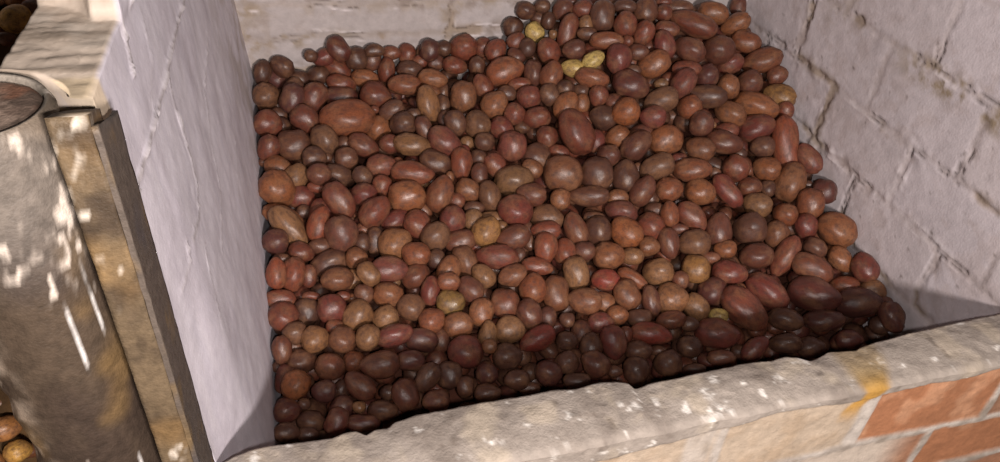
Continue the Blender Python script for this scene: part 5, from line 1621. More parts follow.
(1165,1435,-831,26,20,13,39,-28,-8),
(1167,1485,-811,25,23,38,23,9,20),
(1163,1549,-777,28,21,22,-42,16,-2),
(1163,1593,-759,21,19,10,14,-6,-47),
(1167,1627,-745,24,17,10,-6,-31,37),
(-17,701,-1221,24,22,43,-23,12,0),
(-16,738,-1213,23,17,29,26,31,7),
(-9,798,-1201,22,19,8,-26,-15,-39),
(-6,838,-1191,29,23,38,3,9,-31),
(-12,875,-1173,23,18,18,2,-15,-44),
(-5,913,-1159,28,23,23,18,34,-22),
(-3,981,-1144,27,22,10,48,-6,-8),
(-6,1006,-1118,25,18,19,-7,-1,46),
(-2,1074,-1102,26,21,27,-20,-16,34),
(0,1116,-1090,26,20,26,29,-24,-20),
(-1,1155,-1076,25,21,8,18,43,17),
(-5,1211,-1053,18,16,2,-3,47,-16),
(3,1245,-1051,25,17,15,-24,41,-1),
(1,1281,-1027,23,19,10,-13,47,0),
(5,1355,-1010,23,18,16,-37,30,2),
(6,1399,-990,24,20,13,11,-24,-40),
(7,1445,-970,23,18,31,-36,0,-17),
(16,1492,-961,31,21,6,-30,-14,-37),
(5,1524,-947,19,16,24,26,35,6),
(6,1576,-929,18,17,4,-14,20,-43),
(15,1611,-924,25,17,35,-8,15,-31),
(37,694,-1221,27,22,16,39,-27,-2),
(36,749,-1211,22,17,26,31,-29,8),
(39,789,-1202,31,23,30,-12,-17,34),
(34,831,-1189,27,19,24,40,15,-9),
(31,894,-1168,29,22,15,19,43,-8),
(28,933,-1154,23,20,36,-35,-2,1),
(24,990,-1126,23,16,29,-19,18,-31),
(19,1034,-1126,29,22,24,-33,-25,13),
(36,1067,-1101,26,22,25,20,37,9),
(35,1109,-1098,24,22,2,-34,37,-3),
(31,1173,-1064,25,19,42,-25,4,7),
(28,1210,-1052,27,21,1,-28,-38,-16),
(33,1244,-1036,21,17,14,4,-9,-47),
(29,1305,-1025,23,20,38,-31,-7,2),
(35,1336,-1008,28,20,30,36,18,0),
(38,1377,-1003,28,19,44,16,0,-18),
(34,1422,-978,24,20,16,39,-19,-19),
(40,1465,-956,26,21,16,39,26,9),
(29,1538,-943,23,16,22,-36,27,0),
(40,1580,-938,27,21,20,-1,5,-45),
(42,1610,-904,32,23,29,-13,-19,34),
(80,706,-1218,25,21,44,8,6,-22),
(78,746,-1210,22,19,47,12,-5,9),
(76,784,-1202,22,18,40,-18,12,-21),
(70,825,-1189,20,18,47,11,-8,12),
(63,874,-1173,20,18,21,27,3,36),
(71,921,-1155,30,21,48,11,3,5),
(58,962,-1140,25,22,2,-35,35,7),
(81,1028,-1118,25,21,14,35,-32,-3),
(70,1059,-1105,19,17,4,4,48,-13),
(69,1109,-1086,26,18,4,-31,-38,10),
(67,1158,-1068,29,21,26,-28,-32,6),
(68,1199,-1059,23,19,16,46,-6,-9),
(79,1262,-1031,22,19,41,17,15,17),
(74,1305,-1020,23,20,48,-12,-5,-2),
(75,1342,-1012,18,16,10,-21,-44,2),
(84,1393,-987,26,22,5,15,44,19),
(67,1428,-973,22,17,2,19,44,-13),
(70,1490,-950,21,18,43,1,4,25),
(83,1543,-935,24,20,27,-6,15,-39),
(76,1584,-918,25,18,48,4,-8,-13),
(79,1625,-911,26,20,48,-8,-5,-11),
(131,699,-1218,22,17,40,2,-23,19),
(117,745,-1209,26,23,14,-45,16,-8),
(117,784,-1201,24,21,7,44,-9,-20),
(127,848,-1181,23,20,18,6,-35,-30),
(109,880,-1169,19,17,20,14,-30,-31),
(118,918,-1154,24,19,32,-21,8,-31),
(104,978,-1133,22,19,11,-27,23,-34),
(116,1029,-1114,20,17,41,26,-11,-1),
(125,1064,-1101,29,23,17,-38,28,0),
(119,1113,-1084,23,21,30,-26,30,-7),
(125,1155,-1068,21,17,23,1,-33,30),
(124,1210,-1049,32,23,12,-29,28,-28),
(114,1253,-1040,27,22,15,-12,35,-30),
(118,1308,-1014,27,22,12,5,42,24),
(107,1355,-996,27,20,27,38,-10,-15),
(126,1385,-988,24,22,19,-46,6,1),
(105,1437,-966,17,16,23,31,16,27),
(106,1494,-946,22,17,2,-27,41,8),
(117,1525,-934,20,16,22,-17,-38,17),
(113,1572,-919,23,20,23,-4,-10,-43),
(123,1622,-900,21,18,31,0,-38,-8),
(171,707,-1215,24,20,43,1,-3,-26),
(169,745,-1208,23,18,15,-32,-19,30),
(164,794,-1198,27,21,22,21,-28,-28),
(175,846,-1180,27,21,5,16,46,-11),
(153,876,-1169,25,20,9,-45,-19,5),
(170,924,-1150,24,17,15,44,18,5),
(160,967,-1135,29,20,2,-15,46,12),
(152,1014,-1119,23,16,13,-45,-16,2),
(171,1071,-1098,27,22,24,-38,-14,17),
(163,1117,-1082,28,19,12,-26,32,-25),
(169,1155,-1066,23,16,41,-13,-10,23),
(157,1190,-1054,24,20,36,-21,23,-16),
(155,1254,-1030,25,21,8,-43,21,-10),
(158,1302,-1012,22,16,12,-8,3,-48),
(152,1348,-997,29,22,26,-8,7,-41),
(161,1385,-982,18,16,43,19,16,4),
(173,1443,-959,24,17,12,-47,8,9),
(164,1488,-944,25,22,39,5,-18,-25),
(171,1522,-933,22,19,3,8,19,45),
(164,1575,-913,23,17,23,25,27,25),
(165,1628,-895,23,18,23,-35,20,-18),
(208,700,-1217,28,21,13,33,-33,-13),
(217,738,-1207,21,17,21,5,26,-37),
(211,797,-1196,26,22,15,-7,22,-42),
(213,846,-1179,22,18,35,8,21,-27),
(196,882,-1166,30,21,34,11,4,35),
(213,938,-1144,22,18,7,45,21,-2),
(219,975,-1130,26,23,31,-24,-26,17),
(209,1015,-1116,19,17,29,32,10,23),
(219,1077,-1094,21,17,2,-46,10,16),
(214,1108,-1083,22,18,14,3,0,48),
(212,1168,-1061,28,20,28,-20,18,-32),
(219,1208,-1045,24,17,14,43,13,17),
(216,1258,-1026,31,22,11,44,15,14),
(205,1304,-1010,26,19,6,-12,-35,33),
(211,1345,-994,23,17,37,14,-3,-30),
(207,1388,-977,25,19,1,-14,40,-26),
(208,1440,-957,18,16,15,-6,-37,30),
(211,1484,-941,24,20,13,15,9,45),
(206,1530,-927,25,20,1,-23,-34,-29),
(208,1569,-911,29,21,17,10,-20,-41),
(207,1612,-897,23,16,11,31,-33,-18),
(262,690,-1217,24,17,19,-10,-45,2),
(251,743,-1207,22,19,12,43,-23,1),
(250,795,-1195,21,17,14,-4,-4,48),
(244,826,-1185,24,17,33,38,0,1),
(251,879,-1165,21,18,32,-18,-12,-31),
(250,935,-1143,25,21,43,19,4,17),
(261,976,-1130,26,19,8,38,-9,30),
(259,1014,-1119,24,19,14,16,-26,-37),
(265,1055,-1102,23,19,39,-23,-18,11),
(250,1117,-1079,22,20,3,-32,28,27),
(247,1160,-1067,25,19,4,-42,22,-16),
(259,1208,-1049,26,23,5,1,-41,28),
(266,1248,-1028,22,19,17,-38,-28,-1),
(253,1307,-1006,26,21,32,26,18,22),
(267,1358,-991,20,17,4,-35,-36,5),
(244,1392,-973,23,18,17,28,-27,-26),
(242,1434,-957,20,18,11,-35,33,-11),
(262,1490,-934,27,19,8,-17,-43,17),
(248,1527,-922,26,19,2,19,-44,-14),
(247,1575,-906,20,17,45,-13,1,-18),
(253,1622,-886,30,21,29,10,-8,-39),
(305,706,-1213,24,22,28,-21,-35,0),
(290,748,-1204,22,17,7,13,-47,-10),
(298,793,-1194,26,22,27,20,-28,-24),
(296,833,-1181,23,22,19,13,-13,-43),
(301,880,-1163,27,20,5,-9,37,-32),
(304,936,-1141,21,16,27,-41,12,0),
(294,967,-1131,25,19,35,6,-33,-10),
(297,1009,-1115,24,17,49,-8,0,8),
(293,1078,-1091,22,20,40,-18,-8,23),
(292,1114,-1078,22,20,40,0,8,29),
(301,1161,-1061,25,18,8,40,29,-2),
(295,1200,-1045,18,17,1,-10,-48,7),
(308,1243,-1028,25,20,26,16,-35,-20),
(299,1304,-1004,18,17,30,-2,-4,40),
(295,1333,-993,19,18,11,-7,41,26),
(289,1400,-968,20,19,30,34,14,-16),
(288,1432,-953,25,17,37,-17,-6,28),
(307,1471,-937,26,18,18,-2,12,-45),
(290,1535,-916,23,17,23,-41,9,-16),
(313,1584,-896,27,22,10,8,42,-24),
(304,1622,-889,29,22,27,39,-15,7),
(351,707,-1211,17,17,30,-24,-30,11),
(342,748,-1204,27,19,30,36,16,8),
(352,783,-1193,24,18,12,30,-37,11),
(357,840,-1177,27,20,22,-23,26,-29),
(346,890,-1158,29,23,33,35,-10,-10),
(343,932,-1142,29,22,8,-24,-39,-19),
(353,973,-1126,26,18,22,34,-19,21),
(347,1034,-1105,27,19,44,-18,6,-14),
(355,1066,-1094,22,19,9,49,3,3),
(348,1115,-1076,27,23,20,-13,-19,39),
(358,1148,-1064,21,17,6,39,22,-20),
(349,1214,-1038,25,18,12,-17,-38,24),
(357,1244,-1025,20,19,11,40,28,4),
(334,1304,-1003,27,22,24,29,27,-19),
(342,1341,-986,27,21,27,9,12,39),
(349,1394,-966,28,20,24,-36,-20,15),
(356,1435,-949,27,20,48,2,2,14),
(346,1488,-927,27,20,13,-41,-24,10),
(346,1521,-914,20,16,17,-41,-6,22),
(352,1576,-899,25,18,36,-22,3,-27),
(344,1614,-883,25,19,20,-28,-26,25),
(387,709,-1210,26,20,17,17,33,29),
(397,757,-1199,22,21,10,48,0,-9),
(395,797,-1194,27,23,11,-20,-42,16),
(398,837,-1176,29,23,18,-34,28,-16),
(392,884,-1159,21,18,18,10,22,40),
(398,943,-1136,24,22,14,-2,43,21),
(398,986,-1120,18,17,48,-5,4,-11),
(385,1018,-1109,24,17,25,41,11,8),
(394,1068,-1092,26,22,3,40,30,2),
(387,1110,-1077,22,20,17,-7,-15,44),
(401,1167,-1056,19,16,9,-8,41,-25),
(402,1204,-1040,22,19,19,-28,-29,23),
(393,1254,-1022,28,23,31,-11,0,-38),
(406,1293,-1002,27,21,33,-13,4,-34),
(390,1349,-988,29,22,39,-31,5,-4),
(395,1384,-967,26,20,32,-27,-12,25),
(393,1445,-938,22,18,45,15,10,-12),
(401,1481,-923,22,17,27,32,-17,-21),
(385,1536,-913,30,21,27,-41,5,-9),
(396,1567,-893,24,19,6,5,-46,-18),
(381,1610,-879,23,21,7,-7,-2,-49),
(430,699,-1211,27,23,7,5,-29,-40),
(436,754,-1199,28,23,30,-6,4,40),
(442,801,-1187,32,23,32,-36,-10,9),
(439,841,-1175,24,20,41,-18,8,-20),
(449,896,-1153,23,21,29,39,13,-1),
(436,933,-1139,30,23,20,-36,-11,26),
(431,976,-1122,30,21,31,16,-6,-35),
(438,1017,-1108,29,21,4,5,49,4),
(443,1062,-1092,27,20,8,10,48,1),
(446,1118,-1071,22,19,24,-14,30,-28),
(441,1155,-1062,31,22,48,-9,8,-2),
(446,1216,-1032,21,16,44,18,-5,-15),
(435,1259,-1014,22,17,30,-22,-27,20),
(445,1294,-998,23,17,4,-16,-45,-12),
(432,1340,-980,23,20,7,9,-43,-23),
(434,1396,-955,20,17,32,32,-20,-7),
(442,1443,-932,25,18,7,47,4,14),
(447,1491,-911,23,19,5,25,42,9),
(444,1530,-898,26,22,19,42,-20,-1),
(445,1570,-883,23,20,30,26,-18,-24),
(439,1610,-870,24,17,49,-5,0,-8),
(479,701,-1210,32,23,41,15,8,23),
(480,753,-1198,30,22,45,12,-13,15),
(488,795,-1189,30,21,8,-11,47,-10),
(482,842,-1173,23,20,42,19,-3,-18),
(491,886,-1155,24,20,9,42,-24,-11),
(480,943,-1133,19,18,26,9,-2,42),
(496,975,-1120,32,22,42,15,-3,-22),
(479,1014,-1108,20,18,35,21,-19,-23),
(479,1072,-1088,21,18,8,12,44,19),
(486,1118,-1070,27,22,11,11,-43,21),
(489,1160,-1055,23,20,20,36,27,9),
(484,1196,-1039,24,17,21,27,14,34),
(485,1260,-1011,26,20,37,-13,10,29),
(490,1294,-995,24,22,32,12,-30,-21),
(481,1341,-975,28,19,16,46,-3,11),
(479,1379,-959,31,22,12,-46,14,1),
(498,1445,-921,25,20,2,-37,33,3),
(485,1487,-907,27,20,6,-22,-29,34),
(478,1519,-895,21,16,24,-27,4,34),
(486,1581,-869,24,22,29,35,-14,-16),
(473,1630,-854,21,17,16,42,20,8),
(524,692,-1211,23,22,28,-39,10,-8),
(543,738,-1200,26,22,18,-25,-36,16),
(530,802,-1186,22,19,11,21,42,-13),
(522,834,-1175,23,17,1,47,-15,-5),
(531,882,-1157,27,21,48,10,-9,6),
(531,923,-1139,24,19,7,-33,-31,21),
(538,969,-1121,22,20,8,41,26,10),
(531,1019,-1105,31,22,27,32,22,18),
(538,1061,-1088,30,23,47,15,-7,-3),
(527,1115,-1070,26,19,36,-10,29,16),
(539,1148,-1057,23,18,9,29,-36,-16),
(536,1204,-1033,26,22,28,-5,-3,41),
(531,1240,-1016,28,21,12,0,36,-33),
(529,1292,-991,24,18,35,-14,-6,32),
(531,1338,-969,25,19,48,4,1,-13),
(542,1398,-937,24,18,5,44,-24,-4),
(543,1430,-919,20,17,10,-16,45,-11),
(534,1485,-895,22,18,32,-1,20,33),
(521,1519,-884,26,19,11,-5,-48,7),
(531,1575,-860,23,17,27,37,16,11),
(521,1618,-846,22,16,30,34,22,-1),
(565,690,-1210,19,17,36,-21,-1,-29),
(585,751,-1196,26,19,33,-17,2,-33),
(586,799,-1184,25,20,39,0,-10,29),
(577,842,-1171,29,21,3,-12,48,-8),
(570,890,-1151,22,19,24,-33,-21,19),
(568,935,-1133,27,21,24,-34,-27,9),
(583,986,-1113,23,18,4,-10,-26,-41),
(587,1021,-1102,29,22,24,18,29,-28),
(583,1069,-1085,24,21,6,-10,48,9),
(581,1127,-1063,29,22,0,-26,14,-40),
(572,1160,-1052,22,18,47,-17,-4,-5),
(578,1208,-1028,20,17,6,-1,-50,1),
(570,1253,-1007,21,17,11,-10,40,-27),
(586,1293,-992,24,18,14,-12,-45,12),
(566,1344,-961,19,16,17,8,-31,-34),
(581,1402,-925,22,19,42,19,5,19),
(580,1437,-905,27,22,16,-11,44,15),
(585,1475,-883,28,21,5,20,-44,-11),
(589,1542,-855,19,17,26,35,-22,-13),
(574,1581,-841,24,17,11,46,16,-5),
(569,1611,-830,19,16,27,8,-7,40),
(628,714,-1203,23,19,23,-33,-25,14),
(626,752,-1194,21,19,1,21,45,-2),
(621,798,-1185,22,19,8,-23,42,-10),
(621,836,-1171,28,22,7,27,40,9),
(628,897,-1147,24,20,8,49,-8,-2),
(630,935,-1131,24,23,3,26,-42,7),
(623,972,-1116,28,22,41,-27,4,-6),
(627,1026,-1103,31,22,18,34,30,-11),
(625,1075,-1081,22,16,3,-18,-32,34),
(617,1108,-1068,25,23,49,0,-2,-9),
(611,1147,-1053,23,20,30,5,4,39),
(630,1208,-1026,32,23,27,-42,6,-1),
(615,1240,-1008,19,18,33,28,19,16),
(626,1312,-968,23,19,18,6,16,43),
(629,1353,-945,28,21,40,-23,-9,18),
(633,1385,-923,20,18,26,-8,-36,21),
(619,1437,-900,23,20,45,-9,1,-21),
(637,1478,-862,21,18,11,-44,-20,5),
(636,1531,-836,30,22,18,31,-27,-22),
(632,1569,-820,22,18,46,20,0,-2),
(620,1611,-808,22,21,20,-35,23,17),
(670,689,-1208,25,19,2,-3,-3,-50),
(675,739,-1196,19,17,28,-6,6,40),
(663,780,-1187,23,21,44,19,13,7),
(680,830,-1172,27,20,0,-35,-24,-27),
(667,889,-1149,23,17,7,-6,26,-41),
(671,921,-1135,29,21,2,-2,38,-33),
(680,963,-1117,23,21,27,-24,-29,18),
(676,1028,-1096,22,17,42,-5,1,27),
(676,1061,-1084,20,16,36,-22,3,27),
(670,1117,-1062,29,21,36,32,9,-12),
(657,1169,-1042,29,21,41,-22,16,-8),
(676,1198,-1026,26,21,39,-10,-28,-9),
(668,1266,-990,23,18,17,18,22,37),
(679,1305,-973,27,19,26,-35,-24,0),
(669,1346,-938,25,21,2,19,43,17),
(667,1391,-909,21,18,17,-6,14,-44),
(676,1449,-878,19,17,3,-38,27,-18),
(667,1495,-842,24,17,35,19,15,26),
(678,1523,-821,21,17,19,24,30,26),
(681,1562,-799,25,18,15,47,4,4),
(658,1626,-782,23,20,25,11,-7,41),
(717,700,-1206,25,22,13,-32,-34,13),
(707,740,-1194,27,20,28,-21,-15,32),
(716,785,-1184,22,18,3,-41,-28,-3),
(718,838,-1169,26,19,18,-33,21,-25),
(716,896,-1144,17,17,7,32,-35,15),
(710,938,-1126,23,20,39,-31,-6,-1),
(717,981,-1110,21,17,17,45,10,6),
(712,1030,-1094,29,22,36,11,18,27),
(721,1082,-1073,22,18,10,-13,-23,41),
(718,1126,-1056,25,23,0,-3,-49,10),
(724,1160,-1043,23,18,17,-8,-17,43),
(719,1221,-1009,24,20,18,-7,45,-10),
(705,1263,-984,26,20,41,5,-25,-12),
(714,1305,-960,22,19,29,-6,-14,38),
(717,1335,-939,28,19,11,-44,20,-9),
(705,1399,-893,22,18,1,15,-34,34),
(726,1448,-849,30,21,42,-17,-13,-17),
(722,1478,-829,24,17,46,10,-2,16),
(723,1543,-790,23,17,41,28,-5,1),
(724,1583,-768,21,19,44,4,10,-21),
(707,1625,-757,23,18,42,1,-5,-26),
(770,711,-1201,22,18,1,-15,-35,-33),
(772,746,-1192,22,18,3,37,34,2),
(751,783,-1184,19,16,22,16,17,-38),
(770,832,-1168,22,21,17,31,10,35),
(752,887,-1147,26,21,14,-11,47,0),
(773,918,-1133,21,20,5,-10,40,-28),
(752,966,-1114,26,21,13,-12,-47,4),
(759,1018,-1096,27,21,16,47,-1,-3),
(754,1062,-1081,25,22,17,-45,12,0),
(768,1105,-1066,23,17,47,1,4,-18),
(762,1148,-1048,24,20,13,48,-6,-5),
(771,1208,-1013,24,17,13,44,21,3),
(761,1260,-986,27,21,34,16,-10,31),
(772,1292,-958,27,20,10,37,-31,-9),
(769,1346,-920,22,16,39,-21,8,21),
(756,1400,-891,26,22,13,28,-39,3),
(763,1433,-858,26,23,3,-42,9,-26),
(764,1476,-816,20,17,5,7,-49,4),
(775,1530,-777,21,16,32,34,-16,-7),
(760,1571,-762,28,22,9,44,22,-3),
(752,1616,-744,24,22,12,-4,27,-40),
(816,692,-1204,20,19,12,36,-31,9),
(806,749,-1190,19,18,49,-8,-2,8),
(805,792,-1180,31,23,35,36,-1,2),
(811,844,-1165,29,21,2,12,26,-41),
(811,884,-1147,24,22,20,18,40,14),
(813,928,-1127,24,17,18,-28,35,-14),
(811,973,-1110,26,19,6,-19,-38,-26),
(801,1023,-1098,23,21,20,-45,11,3),
(797,1074,-1075,31,23,23,9,-5,-43),
(817,1113,-1061,26,21,2,4,-47,-15),
(817,1149,-1043,20,17,35,-7,15,-31),
(807,1198,-1015,27,23,10,-46,-15,-4),
(797,1242,-993,31,22,10,-39,14,-26),
(821,1289,-960,21,19,20,17,32,28),
(822,1339,-921,19,18,39,4,-3,31),
(814,1378,-893,27,20,41,19,-20,-5),
(816,1433,-845,32,22,21,-5,10,44),
(814,1479,-814,21,20,32,-5,27,-28),
(812,1525,-770,20,16,40,25,-9,-14),
(812,1565,-749,28,21,18,-20,41,-12),
(799,1627,-718,24,17,19,33,18,-28),
(857,686,-1205,27,21,4,8,-45,20),
(851,734,-1193,24,17,32,-11,-10,36),
(849,780,-1182,27,20,27,24,-31,-14),
(864,846,-1162,27,22,2,1,-12,48),
(865,888,-1145,25,19,11,-23,28,-33),
(846,917,-1131,24,20,6,-5,-46,17),
(850,960,-1113,29,21,3,18,-45,-12),
(841,1024,-1091,22,21,12,47,-9,-11),
(854,1074,-1078,32,22,34,32,17,-2),
(858,1109,-1057,24,22,38,3,6,32),
(851,1163,-1034,18,17,37,31,-3,13),
(856,1201,-1012,25,21,39,22,16,15),
(860,1244,-990,27,22,23,42,-14,-4),
(858,1290,-957,28,22,26,-25,29,-18),
(865,1350,-922,22,17,20,-7,-11,44),
(851,1392,-875,25,20,33,-9,15,-33),
(864,1451,-822,32,23,18,7,26,-38),
(844,1491,-793,25,19,24,-44,2,-6),
(860,1533,-760,26,22,1,12,-48,6),
(851,1572,-737,32,23,21,-18,-3,-41),
(845,1623,-710,24,21,34,-12,26,-23),
(898,693,-1202,25,19,42,-2,-19,18),
(912,741,-1190,24,17,42,-19,-18,4),
(889,796,-1176,31,23,24,43,0,6),
(905,835,-1166,25,23,21,-16,39,-17),
(905,894,-1140,23,18,14,34,-33,10),
(888,934,-1122,33,23,50,-5,3,3),
(898,970,-1108,30,21,1,-4,-12,-48),
(888,1029,-1088,20,19,24,-43,-6,9),
(899,1064,-1073,31,22,21,44,9,4),
(893,1120,-1054,21,18,9,-2,33,37),
(912,1164,-1033,22,18,36,4,1,-35),
(895,1214,-1002,27,20,32,-22,-28,14),
(903,1255,-976,19,18,49,-11,-1,-5),
(898,1299,-950,29,22,19,44,-14,-5),
(893,1355,-902,26,20,29,-25,-21,-25),
(897,1404,-867,24,20,2,7,49,-7),
(904,1428,-841,23,21,7,-23,-22,38),
(891,1475,-798,23,17,1,-11,-32,-37),
(908,1519,-772,29,22,35,-3,35,-5),
(895,1572,-736,25,19,9,-17,45,11),
(899,1607,-718,19,18,47,-11,3,-14),
(946,692,-1201,25,22,20,11,-29,34),
(958,742,-1188,24,17,2,3,-12,48),
(937,791,-1176,30,20,18,12,-35,-29),
(941,845,-1161,18,17,38,-26,-2,21),
(947,886,-1142,21,19,28,41,-5,-4),
(947,931,-1121,30,21,47,-11,-7,-9),
(948,967,-1106,26,20,36,4,-19,-28),
(933,1033,-1086,20,18,27,9,-13,-39),
(943,1076,-1070,22,18,1,-49,-9,-5),
(941,1108,-1056,28,23,11,0,13,-47),
(945,1155,-1036,21,19,12,48,4,-1),
(941,1212,-1004,24,18,6,17,-44,-15),
(952,1240,-984,18,17,46,10,-1,16),
(959,1310,-936,25,17,10,-15,-47,-4),
(936,1340,-914,23,18,1,21,45,4),
(948,1383,-883,25,19,26,-7,6,41),
(950,1440,-846,24,22,5,-6,34,-36),
(942,1477,-802,24,23,10,-30,-27,28),
(946,1522,-774,24,21,45,-7,-5,21),
(936,1589,-745,20,18,25,-4,41,-12),
(937,1617,-722,29,22,8,-49,2,-4),
(989,699,-1199,22,18,4,-4,38,-32),
(997,735,-1189,23,20,22,6,33,30),
(997,792,-1174,26,23,12,30,11,-37),
(996,831,-1163,27,23,18,45,12,1),
(986,894,-1138,28,22,35,-28,-12,19),
(991,941,-1122,26,20,11,-19,11,-43),
(998,979,-1105,24,17,2,7,-46,-18),
(986,1029,-1086,30,22,1,-3,-49,11),
(981,1065,-1072,26,20,3,46,-16,13),
(1004,1123,-1050,21,17,37,9,-1,33),
(982,1151,-1038,26,22,35,-10,11,-32),
(980,1212,-1007,22,16,1,-23,-44,4),
(985,1256,-987,28,19,5,-27,41,5),
(998,1309,-941,23,16,41,-25,-4,-13),
(990,1341,-940,26,18,14,30,12,-35),
(1000,1404,-878,26,22,12,33,-36,-3),
(988,1432,-851,29,22,33,18,-26,-20),
(990,1484,-812,24,21,11,-5,-8,48),
(987,1522,-783,22,20,23,21,-36,-14),
(993,1586,-751,25,17,36,-19,20,-22),
(995,1623,-735,23,22,42,-24,5,-12),
(1050,711,-1194,22,17,4,-45,9,20),
(1038,755,-1183,22,17,14,-46,-14,1),
(1033,801,-1171,23,16,10,22,34,-27),
(1041,839,-1161,26,20,39,-9,-3,-30),
(1039,886,-1139,22,18,17,-15,38,-24),
(1042,939,-1115,20,17,16,29,-36,-12),
(1037,983,-1101,22,20,35,-12,-9,33),
(1049,1019,-1087,23,18,2,14,48,-4),
(1051,1067,-1071,20,17,20,-13,-30,-32),
(1038,1118,-1051,20,17,10,-34,-21,29),
(1028,1160,-1034,23,17,28,-25,14,-29),
(1035,1219,-1001,24,21,33,22,26,16),
(1035,1256,-984,28,21,44,11,-11,-18),
(1039,1287,-960,24,22,10,-11,-37,30),
(1032,1356,-915,29,20,8,-34,-35,2),
(1032,1393,-892,23,20,6,-33,-35,14),
(1040,1425,-861,26,19,20,-34,-27,-16),
(1048,1488,-819,24,17,42,26,0,6),
(1048,1529,-798,22,16,9,-2,45,-20),
(1049,1566,-778,21,17,28,41,4,-4),
(1034,1614,-753,18,17,4,-39,-32,1),
(1087,703,-1196,24,21,4,31,38,10),
(1086,742,-1186,24,19,33,4,-2,-38),
(1088,787,-1172,24,22,32,0,3,38),
(1080,839,-1159,33,23,14,-25,-40,-8),
(1073,885,-1139,19,17,20,44,-11,-9),
(1078,935,-1116,26,23,15,-48,2,4),
(1096,965,-1101,21,16,32,-22,-19,24),
(1091,1031,-1083,27,19,39,-13,3,28),
(1090,1069,-1068,25,20,26,-5,-4,42),
(1094,1121,-1049,19,17,4,-36,-32,14),
(1086,1156,-1037,26,23,21,3,6,45),
(1071,1217,-1005,23,18,10,39,0,29),
(1076,1258,-982,22,16,7,21,-45,1),
(1081,1301,-954,26,22,3,-49,6,2),
(1094,1333,-931,23,19,11,1,-3,-49),
(1090,1400,-887,26,19,26,-25,11,-33),
(1084,1442,-857,24,17,37,11,11,29),
(1086,1472,-833,29,22,46,1,1,-19),
(1074,1516,-811,22,16,9,-21,42,-15),
(1074,1584,-785,22,16,24,39,0,-20),
(1072,1631,-758,20,16,15,-40,-25,6),
(1122,702,-1195,19,18,28,24,-34,0),
(1126,754,-1182,29,21,42,26,7,5),
(1120,797,-1170,22,16,13,43,-22,5),
(1136,836,-1158,21,19,20,-28,-27,24),
(1125,882,-1138,22,16,0,-4,-40,30),
(1120,918,-1124,23,20,37,-1,12,31),
(1139,976,-1103,21,19,24,-2,4,-44),
(1132,1031,-1075,28,20,19,45,-3,12),
(1124,1064,-1072,20,18,15,-41,-13,21),
(1129,1113,-1052,21,19,6,0,49,5),
(1125,1171,-1031,29,20,43,4,9,23),
(1122,1213,-1008,30,22,25,-24,-14,-34),
(1129,1262,-991,26,23,2,13,-29,39),
(1133,1293,-969,28,20,2,-34,26,-26),
(1129,1344,-928,19,17,21,-3,-29,-35),
(1132,1391,-899,26,19,14,-32,-25,26),
(1133,1430,-883,27,20,3,-9,-45,20),
(1135,1492,-835,21,19,3,-4,-27,42),
(1129,1538,-814,22,17,33,11,22,28),
(1138,1589,-791,30,21,47,-9,-5,-13),
(1139,1629,-777,22,18,35,26,8,22),
(1166,699,-1195,25,20,11,-17,27,-37),
(1163,737,-1182,29,21,17,-3,27,-38),
(1161,783,-1172,30,21,48,4,-1,-14),
(1167,851,-1153,24,20,38,-1,8,31),
(1161,893,-1138,30,22,12,-16,-44,13),
(1167,936,-1113,24,22,8,16,6,46),
(1171,970,-1097,20,17,4,18,-44,15),
(1166,1023,-1088,26,20,20,-32,-23,23),
(1167,1077,-1066,25,22,42,-16,1,-22),
(1165,1114,-1049,26,22,18,-33,-23,24),
(1164,1158,-1034,27,22,4,47,-13,-9),
(1168,1206,-1010,23,19,34,-26,12,-23),
(1164,1243,-984,27,20,21,22,25,30),
(1163,1312,-957,29,21,6,40,-20,-23),
(1165,1344,-927,26,23,2,-16,-46,13),
(1168,1406,-913,23,18,38,-29,-6,12),
(1167,1441,-866,23,21,25,33,26,11),
(1173,1477,-847,18,17,1,12,48,-9),
(1166,1520,-830,25,22,3,-2,-2,50),
(1166,1571,-814,25,21,42,-4,-14,23),
(1166,1618,-792,25,18,0,-45,-19,11)]
items = [((x * 1e-4, y * 1e-4, z * 1e-4 + ZS), (a * 1.0e-4, b * 1.0e-4, c * 1.0e-4), (qw, qx, qy, qz), code, True) for (x, y, z, a, b, c, qw, qx, qy, qz, code) in REST]
rc_ = random.Random(9)
for k, (x, y, z, a, b, qw, qx, qy, qz) in enumerate(FILL):
    items.append(((x * 1e-3, y * 1e-3, z * 1e-3 + ZS), (a * 1e-3, b * 1e-3, b * .95e-3), (qw, qx, qy, qz), rc_.choice(['r', 'b', 'd', 'rb', 'dr', 'd', 'dr']), k < 600))  # mostly dark skins, so the shade of the gaps is partly in the colour
red_heap = heap('potato_heap', items, 'small red-brown potatoes showing in the gaps all over the big heap')

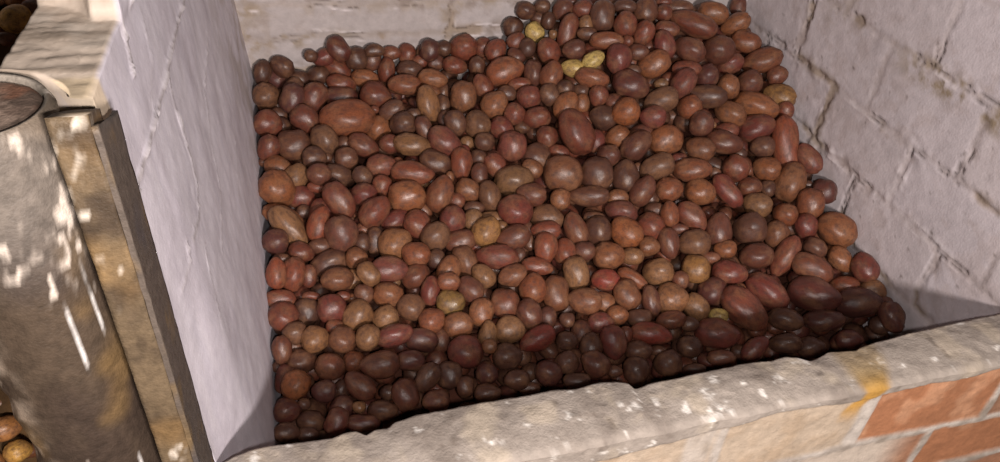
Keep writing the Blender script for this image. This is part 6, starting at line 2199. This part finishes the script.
# the solid body of each heap, under its topmost layers
def mound(name, x0f, x1, y0, y1, zf, tone, label):
    n, m = 60, 50; P = np.zeros((n, m, 3))
    for i, t in enumerate(np.linspace(0, 1, m)):
        Y = y0 + (y1 - y0) * t
        for j, s in enumerate(np.linspace(0, 1, n)):
            x = x0f(Y) + (x1 - x0f(Y)) * s; P[j, i] = (x, Y, zf(x, Y) + ZS)
    P[..., 2] = np.maximum(P[..., 2] + .006 * fbm(P, 22, 2, 5), .06)
    c = mix(np.broadcast_to(tone, P.shape), tone * .5, ss(fbm(P, 20, 3, 3), -.2, .3))
    o = grid_mesh(name, P[:, ::-1], EARTH, c[:, ::-1])
    md = o.modifiers.new('thickness', 'SOLIDIFY'); md.thickness = .05; md.offset = -1
    return tag(o, label, None, None, 'stuff')
def heap_z(x, Y):
    s = min(1, max(0, x / 1.19))
    zl = np.interp(Y, [.6, .8, 1.2, 1.65], [-1.14, -1.10, -.955, -.80]); zr = np.interp(Y, [.6, .843, .958, 1.041, 1.17, 1.292, 1.366, 1.46, 1.65], [-1.12, -1.054, -1.0, -.976, -.93, -.862, -.825, -.768, -.70])
    return (1 - s) * zl + s * zr + .13 * math.exp(-((x - .85) / .25) ** 2 - ((Y - 1.65) / .3) ** 2)
core = mound('heap_core', lambda Y: left_x(Y, heap_z(0, Y)) + .006, XR - .008, .674, YB - .008, lambda x, Y: heap_z(x, Y) - .115, srgb(84, 48, 36), None)
core.parent = red_heap

# the golden potatoes of the bin on the far side of the left wall
def gold_z(x, Y): return float(np.interp(Y, [.7, .86, 1.32, 1.65], [-1.07, -1.035, -.60, -.52])) - .03 * math.sin((x + .4) * 5)
gi = []; rg = random.Random(21)
for gy in np.arange(.72, 1.63, .047):
    for gx in np.arange(-1.15, -.24, .047):
        x = gx + rg.uniform(-.008, .008); y = gy + rg.uniform(-.008, .008)
        if any(math.hypot(x - d[0] * 1e-4, y - d[1] * 1e-4) < .040 for d in DATA if d[10][0] == 'G'): continue
        r = rg.uniform(.020, .026)
        if x > left_x(y, -1.1) - .080 - .03: continue
        gi.append(((x, y, gold_z(x, y) + ZS + rg.uniform(-.014, .003)), (r * rg.uniform(1.1, 1.35), r, r * .92), (rg.random(), rg.random() * .3, rg.random() * .3, rg.random() - .5), rg.choice(['G', 'Gb', 'Gd', 'Gb']), True))
gold_heap = heap('golden_potato_heap', gi, 'dim brownish-yellow potatoes in the neighbouring bin beyond the left wall')
core2 = mound('heap_core', lambda Y: -1.19, -.245, .674, YB - .008, lambda x, Y: gold_z(x, Y) - .03, srgb(90, 66, 40), None)
core2.parent = gold_heap
